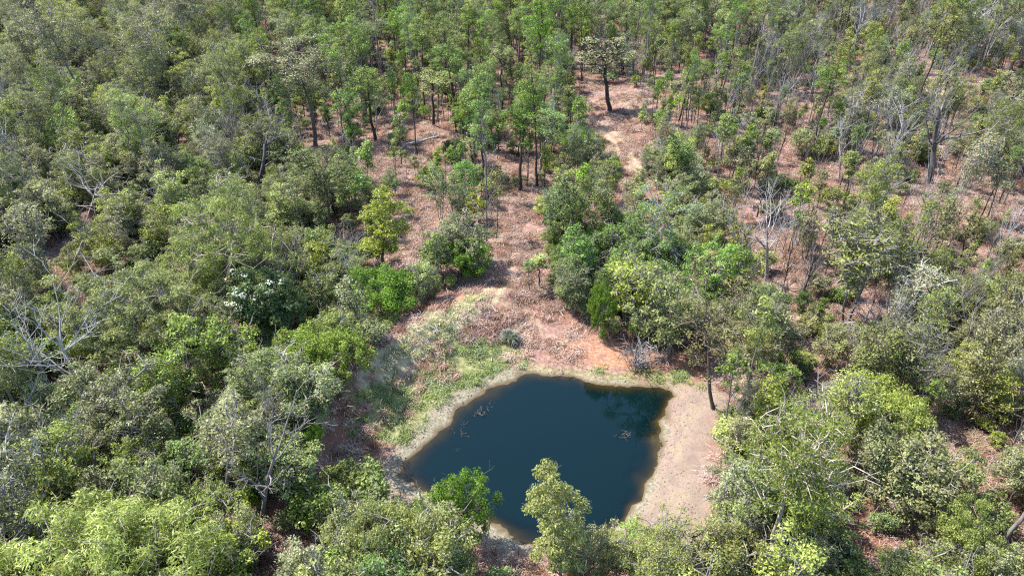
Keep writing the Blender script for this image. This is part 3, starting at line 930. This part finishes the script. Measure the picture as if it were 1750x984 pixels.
# sight lines that the photographed place leaves clear of crowns
CLEAR = [(np.array(p, float), 1e9 if f is None else P(*f)[1] + 1.) for p, f in (
    ([(515, 790), (530, 700), (560, 680), (650, 615), (760, 520), (830, 490), (845, 350), (915, 350), (940, 490), (1000, 560), (1060, 590), (1150, 600), (1225, 650), (1222, 760),
      (1215, 830), (1205, 900), (1180, 885), (1110, 870), (1060, 905), (1000, 905), (985, 860), (930, 800), (870, 880), (835, 855), (780, 825), (690, 800), (620, 790)], None),
    ([(1000, 160), (1090, 160), (1095, 190), (1060, 200), (1100, 275), (1070, 275), (1040, 240), (1005, 205)], None),
    ([(735, 868), (860, 905), (885, 950), (850, 955), (780, 915)], None),
    ([(690, 235), (770, 215), (775, 235), (700, 258)], None),
    ([(405, 465), (500, 465), (500, 545), (405, 545)], (455, 612)), ([(395, 440), (425, 440), (425, 545), (375, 545)], (388, 560)),
    ([(1205, 560), (1240, 560), (1235, 705), (1210, 705)], (1221, 699)), ([(1300, 780), (1345, 780), (1325, 950), (1290, 950)], (1308, 960)),
    ([(1575, 230), (1635, 150), (1660, 160), (1605, 315), (1575, 315)], (1588, 312)), ([(425, 740), (500, 740), (470, 890), (430, 890)], (440, 905)),
    ([(400, 195), (460, 195), (455, 310), (425, 310)], (440, 322)), ([(605, 335), (690, 335), (680, 465), (630, 465)], (655, 470)),
    ([(855, 170), (930, 170), (905, 325), (875, 325)], (888, 329)), ([(1010, 60), (1065, 60), (1050, 190), (1030, 190)], (1040, 192)),
    ([(1290, 330), (1360, 330), (1330, 465), (1300, 465)], (1308, 480)), ([(1440, 430), (1490, 430), (1460, 545), (1430, 545)], (1440, 548)),
    ([(130, 270), (170, 270), (165, 370), (140, 370)], (150, 375)), ([(600, 120), (680, 120), (660, 235), (630, 235)], (642, 242)),
    ([(500, 110), (560, 110), (555, 245), (520, 245)], (540, 252)), ([(555, 300), (590, 300), (580, 400), (560, 400)], (568, 405)),
    ([(285, 175), (315, 175), (315, 250), (295, 250)], (306, 252)))]
SUNLIT = PW([(600, 700), (640, 640), (700, 585), (820, 512), (900, 480), (960, 560), (900, 630), (780, 700), (690, 780), (640, 760)])


def blocked(x, y, z, h, w):
    r = np.zeros(len(x), bool)
    for q in (.98, .75, .5):
        for o in (-1, 0, 1):
            px, py = to_px(x + o * w * (.5 if q > .9 else 1), y, z + h * q)
            for p, ym in CLEAR: r |= inside(px, py, p) & (y < ym)
        L = h * q / math.tan(SUN_EL)
        r |= inside(x + L * math.cos(SH), y + L * math.sin(SH), SUNLIT)
    return r


# density per 100 m2 by kind
MIX = {
    'open': {},
    'green': dict(leafy_tree=9.0, scrub_tree=1.6, shrub=8, gum_tree=.2, sapling=1.0, bare_sapling=.8),
    'mid': dict(slender_tree=1.5, sapling=4.4, shrub=3.0, scrub_tree=.7, leafy_tree=.15, bare_sapling=2.0),
    'right': dict(scrub_tree=.7, slender_tree=.3, sapling=4.4, shrub=2.8, gum_tree=.03, dead_tree=.35, leafy_tree=.06, bare_sapling=4.2),
    'far': dict(slender_tree=4.0, gum_tree=.5, scrub_tree=1.2, sapling=3.6, dead_tree=.4, leafy_tree=.25, shrub=1.5, bare_sapling=2.4),
    'far_left': dict(leafy_tree=8.0, gum_tree=1.4, shrub=5, dead_tree=.4, scrub_tree=1.4, bare_sapling=1),
    'far_right': dict(scrub_tree=2.3, slender_tree=1.1, dead_tree=.8, shrub=3, sapling=3.8, leafy_tree=.2, bare_sapling=4.5),
    'left': dict(leafy_tree=15.0, gum_tree=.8, shrub=15, dead_tree=.8, scrub_tree=2.0, bare_sapling=2.0),
    'left_low': dict(leafy_tree=14.0, gum_tree=.3, shrub=16, scrub_tree=2.6, dead_tree=.6, bare_sapling=1.4),
    'right_dense': dict(leafy_tree=3.6, scrub_tree=2.7, gum_tree=.1, shrub=6.5, dead_tree=.4, sapling=1.6, bare_sapling=2.2),
    'bottom': dict(leafy_tree=14.0, scrub_tree=2.6, shrub=14, gum_tree=.15, dead_tree=.4, bare_sapling=1.2),
}
RAD = dict(gum_tree=1.8, slender_tree=.9, leafy_tree=.68, scrub_tree=.8, sapling=.3, shrub=.5, dead_tree=.6, bare_sapling=.25)
cand = []
rng = np.random.default_rng(77)
YMAX = 430
for kind in ('gum_tree', 'slender_tree', 'leafy_tree', 'scrub_tree', 'dead_tree', 'sapling', 'bare_sapling', 'shrub'):
    dmax = max(v.get(kind, 0) for v in MIX.values()) / 100. * 1.45
    ymax = {'shrub': 230, 'sapling': 300}.get(kind, YMAX)
    # trapezoid of ground in view plus a margin
    ytop = ymax
    area = (2 * (18 + .92 * ytop)) * ytop
    n = int(area * dmax)
    xs = rng.uniform(-1, 1, n) * (18 + .92 * ytop); ys = rng.uniform(16, ytop, n)
    ok = np.abs(xs) < 16 + .86 * np.hypot(ys, 30)
    xs, ys = xs[ok], ys[ok]
    zs = hgt(xs, ys)
    pxs, pys = to_px(xs, ys, zs)
    clump = fbm(xs / 11. + 5, ys / 11., 2)
    rg_ = regions(xs, ys, pxs, pys)
    sc_ = np.clip(np.exp(rng.normal(-.04, .29, len(xs))), .45, 1.6)
    low_ = (rg_ == 'bottom') & (pxs > 660) & (pxs < 1240)
    sc_ = np.where(low_, sc_ * .85, sc_)
    hk = {'gum_tree': 14.5, 'slender_tree': 15, 'leafy_tree': 6.6, 'scrub_tree': 9.5, 'sapling': 8, 'shrub': 2.6, 'dead_tree': 9, 'bare_sapling': 8}[kind]
    dn = np.array([MIX[r_].get(kind, 0) for r_ in rg_]) / 100. * (.3 + 1.3 * sstep(.32, .66, clump))
    okk = (rng.random(len(xs)) < dn / dmax) & (rg_ != 'open')
    if kind == 'gum_tree': okk &= ~low_
    xs, ys, zs, pxs, pys, rg_, sc_ = (a_[okk] for a_ in (xs, ys, zs, pxs, pys, rg_, sc_))
    wk = {'gum_tree': 2.6, 'slender_tree': 1.6, 'leafy_tree': 1.3, 'scrub_tree': 1.5, 'sapling': .5, 'shrub': .8, 'dead_tree': .6, 'bare_sapling': .3}[kind]
    bk_ = blocked(xs, ys, zs, hk * sc_, wk * sc_)
    for x, y, z, px, py, rgn, s, b_ in zip(xs, ys, zs, pxs, pys, rg_, sc_, bk_):
        if b_: continue
        s = float(s)
        if not free(x, y, RAD[kind] * s * .8): continue
        take(x, y, RAD[kind] * s * .8)
        cand.append((kind, x, y, float(z), px, py, s, rgn))


LOOK = {'gum_tree': {'gum': 'grey-green gum tree', 'olive': 'olive-crowned gum tree', 'grey': 'pale grey-crowned gum tree'},
        'slender_tree': {'green': 'slender fresh green tree', 'gum': 'slender dull green tree', 'olive': 'slender olive-crowned tree', 'grey': 'slender grey-crowned tree'},
        'leafy_tree': {'bushy': 'dense light-tipped leafy tree', 'green': 'dense mid-green leafy tree', 'olive': 'dense olive leafy tree', 'grey': 'dense grey-green leafy tree', 'lime': 'dense yellow-green leafy tree', 'gum': 'dense dull green leafy tree'},
        'scrub_tree': {'grey': 'thin grey scrub tree', 'gum': 'thin green scrub tree', 'olive': 'thin olive scrub tree'},
        'sapling': {'gum': 'dull green pole sapling', 'green': 'fresh green pole sapling', 'grey': 'grey-leaved pole sapling'},
        'shrub': {'bushy': 'light-tipped shrub', 'grey': 'grey-green shrub', 'green': 'mid-green shrub', 'olive': 'olive shrub', 'dark': 'dark green shrub', 'lime': 'yellow-green shrub'}}
LAND = [((725, 240), 'the fallen grey log'), ((1040, 192), 'the dirt track fork'), ((888, 329), 'the twin-stemmed tree'), ((848, 410), 'the thin dark pole tree'),
        ((655, 470), 'the full-crowned gum'), ((690, 562), 'the bright rounded bush'), ((565, 655), 'the yellow-tipped bush'), ((388, 560), 'the big forked gum'),
        ((255, 650), 'the wide low olive gum'), ((455, 612), 'the white-blossom tree'), ((440, 905), 'the gnarled bare tree'), ((130, 1080), 'the weeping tree'),
        ((440, 322), 'the whitened dead tree'), ((150, 375), 'the crooked pale dead tree'), ((302, 140), 'the dark domed tree'), ((208, 140), 'the old grey dead trunk'), ((306, 252), 'the tan snag'),
        ((540, 252), 'the tall grey-crowned gum'), ((568, 405), 'the dark-trunked olive gum'), ((1588, 312), 'the leaning charred tree'), ((1308, 480), 'the bleached fan-branched tree'),
        ((1440, 548), 'the tall many-stemmed gum'), ((1500, 590), 'the pale brush heap'), ((1221, 699), 'the lone beach tree'), ((1308, 960), 'the leaning white gum'),
        ((1025, 578), 'the narrow bright bush'), ((990, 278), 'the small lime tree'), ((1655, 92), 'the far white bare tree'), ((1342, 75), 'the white branching tree'),
        ((1585, 150), 'the dry far clearing'), ((805, 935), 'the vivid sand-spit bush'), ((965, 1022), 'the upright pondside gum'), ((1125, 1030), 'the round drooping gum'),
        ((1500, 760), 'the rounded yellow-green bush'), ((1655, 985), 'the red dirt gap'), ((700, 985), 'the broad lime-tinted bush'), ((642, 242), 'the straight green tree'), ((741, 215), 'the dark forked tree')]
LANDW = np.array([P(*a)[:2] for a, _ in LAND])
ORD = ['nearest', 'second nearest', 'third nearest', 'fourth nearest']
MATKEY = {v.name: k for k, v in M.items()}
count = {}
rest = []
ranks = {}
TINT = {'green': (.76, 1.08, .62), 'mid': (.92, 1.06, .85), 'far': (.95, 1.05, .9), 'left': (.98, 1.02, 1.0), 'left_low': (.98, 1.03, 1.0), 'bottom': (1.0, 1.05, 1.0), 'right_dense': (1.03, 1.03, .92)}
cand.sort(key=lambda c: c[1] ** 2 + c[2] ** 2)
chosen = []
for (kind, x, y, z, px, py, s, rgn) in cand:
    keys = KIND[kind]
    key = keys[int(rng.integers(len(keys)))]
    rz = rng.random() * 6.283; sz = s * rng.uniform(.88, 1.12)
    inview = -60 < px < 1810 and -20 < py < 1110
    if inview and count.get(kind, 0) < 296:
        count[kind] = count.get(kind, 0) + 1
        if PROTO[key]['leaf']:
            lk = LOOK[kind][MATKEY[PROTO[key]['leaf'].materials[0].name]]
        else:
            mn_ = PROTO[key]['wood'].materials[0].name
            if kind == 'bare_sapling': lk = {'weathered_wood': 'pale', 'grey_bark': 'grey', 'dark_bark': 'dark'}[mn_] + ' leafless pole sapling'
            else: lk = 'charred bare dead tree' if PROTO[key]['wood'].materials[0].name.startswith('charred') else 'bleached bare dead tree'
        size = ('tall ' if sz > 1.12 else 'short ' if sz < .88 else 'mid-height ')
        dd = np.hypot(LANDW[:, 0] - x, LANDW[:, 1] - y); li = int(np.argmin(dd))
        chosen.append((size + lk, li, float(dd[li]), key, x, y, z, s, sz, rz, TINT.get(rgn)))
    else:
        rest.append((key, x, y, z - .05, rz, s))
for c_ in sorted(chosen, key=lambda c: c[2]):
    lk, li, dd, key, x, y, z, s, sz, rz, tn_ = c_
    k_ = ranks.get((lk, li), 0); ranks[(lk, li)] = k_ + 1
    if k_ < 4: lab = '%s, %s of its kind to %s' % (lk, ORD[k_], LAND[li][1])
    else: lab = '%s standing farther off from %s' % (lk, LAND[li][1])
    if len(lab.replace('-', ' ').split()) > 16: lab = lab.replace(' of its kind', '')
    put(key, (x, y, z - .05), s, sz, rz, lab, '%s around %s' % (key[:-3].replace('_', ' ') + 's', LAND[li][1]), (rng.normal(0, .03), rng.normal(0, .03)), tn_)
print('individuals', count, 'rest', len(rest))


# ------------------------------------------------------------------ scatter of what nobody could count
def scatter(name, protos, pts, idx, rot, scl, label):
    """protos: list of meshes; one object that carries every copy"""
    c = bpy.data.collections.new(name + '_patterns')
    for i, me in enumerate(protos):
        o = bpy.data.objects.new('%s_pattern_%03d' % (name, i), me); c.objects.link(o)
    me = bpy.data.meshes.new(name)
    me.vertices.add(len(pts)); me.vertices.foreach_set('co', np.asarray(pts, np.float32).ravel())
    a = me.attributes.new('pick', 'INT', 'POINT'); a.data.foreach_set('value', np.asarray(idx, np.int32))
    a = me.attributes.new('turn', 'FLOAT_VECTOR', 'POINT'); a.data.foreach_set('vector', np.asarray(rot, np.float32).ravel())
    a = me.attributes.new('size', 'FLOAT', 'POINT'); a.data.foreach_set('value', np.asarray(scl, np.float32))
    ob = bpy.data.objects.new(name, me); COL.objects.link(ob)
    ng = bpy.data.node_groups.new(name + '_scatter', 'GeometryNodeTree')
    ng.interface.new_socket('Geometry', in_out='INPUT', socket_type='NodeSocketGeometry')
    ng.interface.new_socket('Geometry', in_out='OUTPUT', socket_type='NodeSocketGeometry')
    gi = ng.nodes.new('NodeGroupInput'); go = ng.nodes.new('NodeGroupOutput')
    ci = ng.nodes.new('GeometryNodeCollectionInfo'); ci.inputs['Collection'].default_value = c
    ci.inputs['Separate Children'].default_value = True; ci.inputs['Reset Children'].default_value = True
    iop = ng.nodes.new('GeometryNodeInstanceOnPoints'); iop.inputs['Pick Instance'].default_value = True
    def na(n, t):
        q = ng.nodes.new('GeometryNodeInputNamedAttribute'); q.data_type = t; q.inputs['Name'].default_value = n
        return [s for s in q.outputs if s.enabled and s.name == 'Attribute'][0]
    L = ng.links.new
    L(gi.outputs[0], iop.inputs['Points']); L(ci.outputs[0], iop.inputs['Instance'])
    L(na('pick', 'INT'), iop.inputs['Instance Index'])
    L(na('turn', 'FLOAT_VECTOR'), iop.inputs['Rotation']); L(na('size', 'FLOAT'), iop.inputs['Scale'])
    L(iop.outputs[0], go.inputs[0])
    md = ob.modifiers.new('scatter', 'NODES'); md.node_group = ng
    ob['kind'] = 'stuff'; ob['label'] = label
    return ob


def joined(key):
    pr = PROTO[key]
    parts = [m_ for m_ in (pr['wood'], pr['leaf']) if m_]
    vs, fs, mi, tn = [], [], [], []; off = 0
    for i, m_ in enumerate(parts):
        v = np.empty(len(m_.vertices) * 3, np.float32); m_.vertices.foreach_get('co', v); vs.append(v.reshape(-1, 3))
        f = np.empty(len(m_.loops), np.int32); m_.loops.foreach_get('vertex_index', f); fs.append(f.reshape(-1, 4) + off)
        mi.append(np.full(len(m_.polygons), i, np.int32)); off += len(m_.vertices)
        if 'tone' in m_.attributes:
            t = np.empty(len(m_.vertices), np.float32); m_.attributes['tone'].data.foreach_get('value', t); tn.append(t)
        else: tn.append(np.zeros(len(m_.vertices), np.float32))
    a = Acc(); a.add(np.concatenate(vs), np.concatenate(fs), np.concatenate(tn))
    me = a.mesh(key + '_whole', [m_.materials[0] for m_ in parts])
    me.polygons.foreach_set('material_index', np.concatenate(mi))
    return me


if rest:
    ks = sorted(set(r[0] for r in rest)); km = {k: i for i, k in enumerate(ks)}
    scatter('distant_woodland', [joined(k) for k in ks], [r[1:4] for r in rest], [km[r[0]] for r in rest],
            [(0, 0, r[4]) for r in rest], [r[5] for r in rest], 'far woodland of mixed trees merging into one mass')


def tuft(seed, n, r, h, w, mat, name, lodge=.6):
    rg = np.random.default_rng(seed); a = Acc()
    dirn = rg.random() * 6.28
    for i in range(n):
        p = rg.normal(0, r * .5, 2)
        an = dirn + rg.normal(0, .9) if rg.random() < lodge else rg.random() * 6.28
        L = h * rg.uniform(.6, 1.4); o = rg.uniform(.35, 1.15)
        d = np.array([math.cos(an), math.sin(an), 0]); s = np.array([-d[1], d[0], 0]) * w * rg.uniform(.5, 1.2)
        b = np.array([p[0], p[1], -.05]); mid = b + d * L * o * .45 + np.array([0, 0, L * .62]); tip = b + d * L * o * 1.2 + np.array([0, 0, L * rg.uniform(.25, .7)])
        a.add([b - s, b + s, mid + s, mid - s, mid - s, mid + s, tip + s * .2, tip - s * .2], [[0, 1, 2, 3], [4, 5, 6, 7]], np.full(8, rg.normal(0, .38)))
    return a.mesh(name, M[mat])


def ground_scatter(name, protos, dens, xr, yr, polyf, label, smin=.6, smax=1.4, seed=1):
    rg = np.random.default_rng(seed)
    n = int((xr[1] - xr[0]) * (yr[1] - yr[0]) * dens)
    x = rg.uniform(*xr, n); y = rg.uniform(*yr, n)
    keep = np.abs(x) < 6 + .8 * np.hypot(y, 30)
    x, y = x[keep], y[keep]
    p = polyf(x, y)
    k = rg.random(len(x)) < p
    x, y = x[k], y[k]
    z = hgt(x, y)
    m_ = len(x)
    rot = np.stack([rg.normal(0, .1, m_), rg.normal(0, .1, m_), rg.random(m_) * 6.283], 1)
    print(name, m_)
    return scatter(name, protos, np.stack([x, y, z], 1), rg.integers(0, len(protos), m_), rot, rg.uniform(smin, smax, m_), label)


def dry_mask(x, y):
    s = sdist(x, y, POND)
    m_ = sstep(1.5, 4, s) * (1 - zone(x, y, Z_SAND, 1.0, 1.0)) * (1 - .85 * zone(x, y, Z_GREEN)) * (1 - .7 * zone(x, y, Z_ORANGE, .8, 1.)) * (1 - .9 * track_mask(x, y))
    m_ = m_ * (.12 + .88 * sstep(.4, .56, fbm(x / 2.6, y / 2.6, 3)))
    return m_ * np.where(y > 130, .45, 1) * (1 - .9 * zone(x, y, Z_STRAW + Z_BARE, .5, .5))


tf = [tuft(60 + i, 130, .85, .55, .019, 'dry' if i < 4 else ('straw2' if i == 4 else 'russet'), 'dry_grass_tuft') for i in range(7)]
ground_scatter('dry_grass', tf, 2.1, (-120, 140), (30, 240), dry_mask, 'dry red-brown grass covering the woodland floor', .55, 1.3)
tg = [tuft(80 + i, 60, .6, .38, .028, 'turf' if i < 3 else 'turf_light', 'green_grass_tuft', .2) for i in range(4)]
ground_scatter('green_grass', tg, 5.5, (-30, 30), (45, 90), lambda x, y: zone(x, y, Z_GREEN, 1.0, 2.2) * .8 * (1 - zone(x, y, Z_STRAW + Z_BARE, .4, .3)) * (.2 + .8 * sstep(.35, .6, fbm(x / 2.2 + 9, y / 2.2, 3))) * sstep(.8, 2.2, sdist(x, y, POND)), 'green grass on the pond banks', .5, 1.2, 2)
ts = [tuft(90 + i, 60, .6, .36, .028, ['straw', 'straw', 'turf_light'][i], 'straw_grass_tuft', .3) for i in range(3)]
ground_scatter('straw_grass', ts, 7.0, (-40, 10), (45, 100), lambda x, y: zone(x, y, Z_STRAW, .8, .6) * .7, 'pale straw grass along the crest of the earth bank', .5, 1.1, 3)


def clod_mesh(seed):
    rg = np.random.default_rng(seed)
    bm_v = []; bm_f = []
    a = Acc()
    th = np.arange(6) * math.pi / 3
    rings = [(.0, .95), (.3, .8), (.48, .35)]
    v = []
    for zz, rr in rings:
        for t in th: v.append([math.cos(t) * rr * rg.uniform(.7, 1.2), math.sin(t) * rr * rg.uniform(.7, 1.2), zz * rg.uniform(.7, 1.2) - .12])
    f = []
    for r_ in range(2):
        for j in range(6): f.append([r_ * 6 + j, r_ * 6 + (j + 1) % 6, r_ * 6 + 6 + (j + 1) % 6, r_ * 6 + 6 + j])
    f.append([12, 13, 14, 15]); f.append([12, 15, 16, 17])
    a.add(v, f, np.full(18, rg.normal(0, .3)))
    return a.mesh('clod', M['clod'])


M['clod'] = bark_mat('dry_clay_clod', (.09, .065, .05), (.19, .15, .115), 2.0)
cl = [clod_mesh(i) for i in range(4)]
ground_scatter('clay_clods', cl, 14, (-12, 30), (28, 70), lambda x, y: np.maximum(zone(x, y, Z_SAND) * .55 * sstep(.46, .6, fbm(x / 3., y / 3., 3)), .5 * (1 - sstep(.6, 2.0, np.abs(sdist(x, y, POND) - 1.0)))) * (sdist(x, y, POND) > .35),
               'small dry clay clods trodden into the beach', .03, .14, 4)


# twigs and small fallen branches on the ground
def twig_mesh(seed):
    rg = np.random.default_rng(seed); w = Acc()
    p = bez([-.9, 0, .05], [.5, .2, .1], [.9, rg.normal(0, .3), .08], 5, rg, .05); w.tube(p, np.linspace(.045, .015, 5), 4)
    for _ in range(3):
        j = int(rg.integers(1, 4)); w.tube(bez(p[j], [.3, .3, .2], p[j] + np.array([.5, rg.normal(0, .4), .12]), 3, rg, .05), [.025, .018, .008], 3)
    return w.mesh('twig', M['bark_dead'])


tw = [twig_mesh(i) for i in range(4)]
ground_scatter('fallen_twigs', tw, .35, (-90, 110), (30, 190), lambda x, y: sstep(3, 7, sdist(x, y, POND)) * .4, 'grey fallen twigs littering the woodland floor', .6, 1.6, 5)


# ------------------------------------------------------------------ logs and drowned branches
def fallen_log(a, b, r, label, bark='bark_dead', seed=0, stubs=4):
    rg = np.random.default_rng(seed)
    A_ = np.array(P(*a)); B_ = np.array(P(*b))
    L = np.linalg.norm((B_ - A_)[:2]); ang = math.atan2(B_[1] - A_[1], B_[0] - A_[0])
    w = Acc()
    n = 9
    t = np.linspace(0, 1, n)
    xs_ = t * L
    wx_ = A_[0] + (B_[0] - A_[0]) * t; wy_ = A_[1] + (B_[1] - A_[1]) * t
    R = r * (1 - .55 * t)
    zz = hgt(wx_, wy_); zl = np.polyval(np.polyfit(t, zz, 1), t); zl = zl + max(0, (zz - zl).max() * .6)
    pts = np.stack([xs_, rg.normal(0, .1, n), zl - A_[2] + R * .75], 1)
    pts2 = np.concatenate([[pts[0] - [.02, 0, 0]], pts, [pts[-1] + [.02, 0, 0]]]); R2 = np.concatenate([[.01], R, [.01]])
    w.tube(pts2, R2, 8)
    o = bpy.data.objects.new('fallen_log', None); COL.objects.link(o); o.location = A_; o.rotation_euler = (0, 0, ang)
    o['label'] = label; o['category'] = 'log'
    mk_obj('stem', w.mesh('log_stem', M[bark], True), o)
    for i in range(stubs):
        s_ = Acc(); j = int(rg.integers(2, n - 1))
        e = pts[j] + np.array([rg.uniform(.3, 1.0), rg.normal(0, 1) * .9, rg.uniform(.1, .8)]) * (r * 5)
        s_.tube(bez(pts[j], rg.normal(0, .3, 3), e, 5, rg, .04), np.linspace(R[j] * .5, .02, 5), 5)
        mk_obj('branch', s_.mesh('log_branch', M[bark], True), o)


fallen_log((688, 251), (772, 229), .34, 'long grey fallen log lying in the dry grass', seed=1)
fallen_log((1238, 412), (1205, 385), .2, 'short pale log across the gully track', seed=2, stubs=2)
fallen_log((1335, 300), (1395, 292), .18, 'thin fallen pole in the open dry scrub', seed=3, stubs=3)
fallen_log((838, 402), (905, 415), .1, 'thin dry pole lying across the grass clearing', seed=4, stubs=1)
fallen_log((985, 520), (1010, 498), .1, 'slim broken branch on the ground beside the green thicket', seed=5, stubs=2)


def drowned(px, py, s, rz, label, seed, n=9):
    rg = np.random.default_rng(seed); w = Acc()
    for _ in range(n):
        a = rg.random() * 6.28; L = rg.uniform(.5, 1.3)
        b0 = np.array([rg.normal(0, .45), rg.normal(0, .3), -.35])
        e = b0 + np.array([math.cos(a) * L, math.sin(a) * L * .7, .35 + rg.uniform(.0, .45)])
        p = bez(b0, [0, 0, .7], e, 5, rg, .06); w.tube(p, np.linspace(.05, .018, 5), 4)
        w.tube(bez(p[3], rg.normal(0, .4, 3), p[3] + rg.normal(0, .3, 3) * [1, 1, .4], 3, rg, .05), [.03, .02, .01], 3)
    x, y = flat(px, py)
    o = bpy.data.objects.new('drowned_branch', w.mesh('drowned_branch', M['bark_sodden'])); COL.objects.link(o)
    o.location = (x, y, 0); o.rotation_euler = (0, 0, rz); o.scale = (s, s, s * .8)
    o['label'] = label; o['category'] = 'branch'


drowned(1070, 742, .85, .4, 'lone tangle of drowned branches in open water near the sandy beach', 1, 12)
drowned(790, 741, .7, .2, 'clump of drowned sticks farthest out from the earth bank', 2, 8)
drowned(815, 711, .95, .9, 'widest tangle of drowned sticks off the earth bank', 3, 14)
drowned(838, 695, .6, 1.5, 'small drowned twigs between the widest tangle and the grassy shore', 4, 7)
drowned(791, 722, .45, 2.2, 'short drowned sticks between the clumps off the earth bank', 5, 6)
drowned(762, 732, .45, 2.9, 'drowned twigs closest to the pale mud rim', 6, 6)
drowned(780, 769, .35, 2.9, 'faint drowned twig tips alone in the dark water', 7, 5)
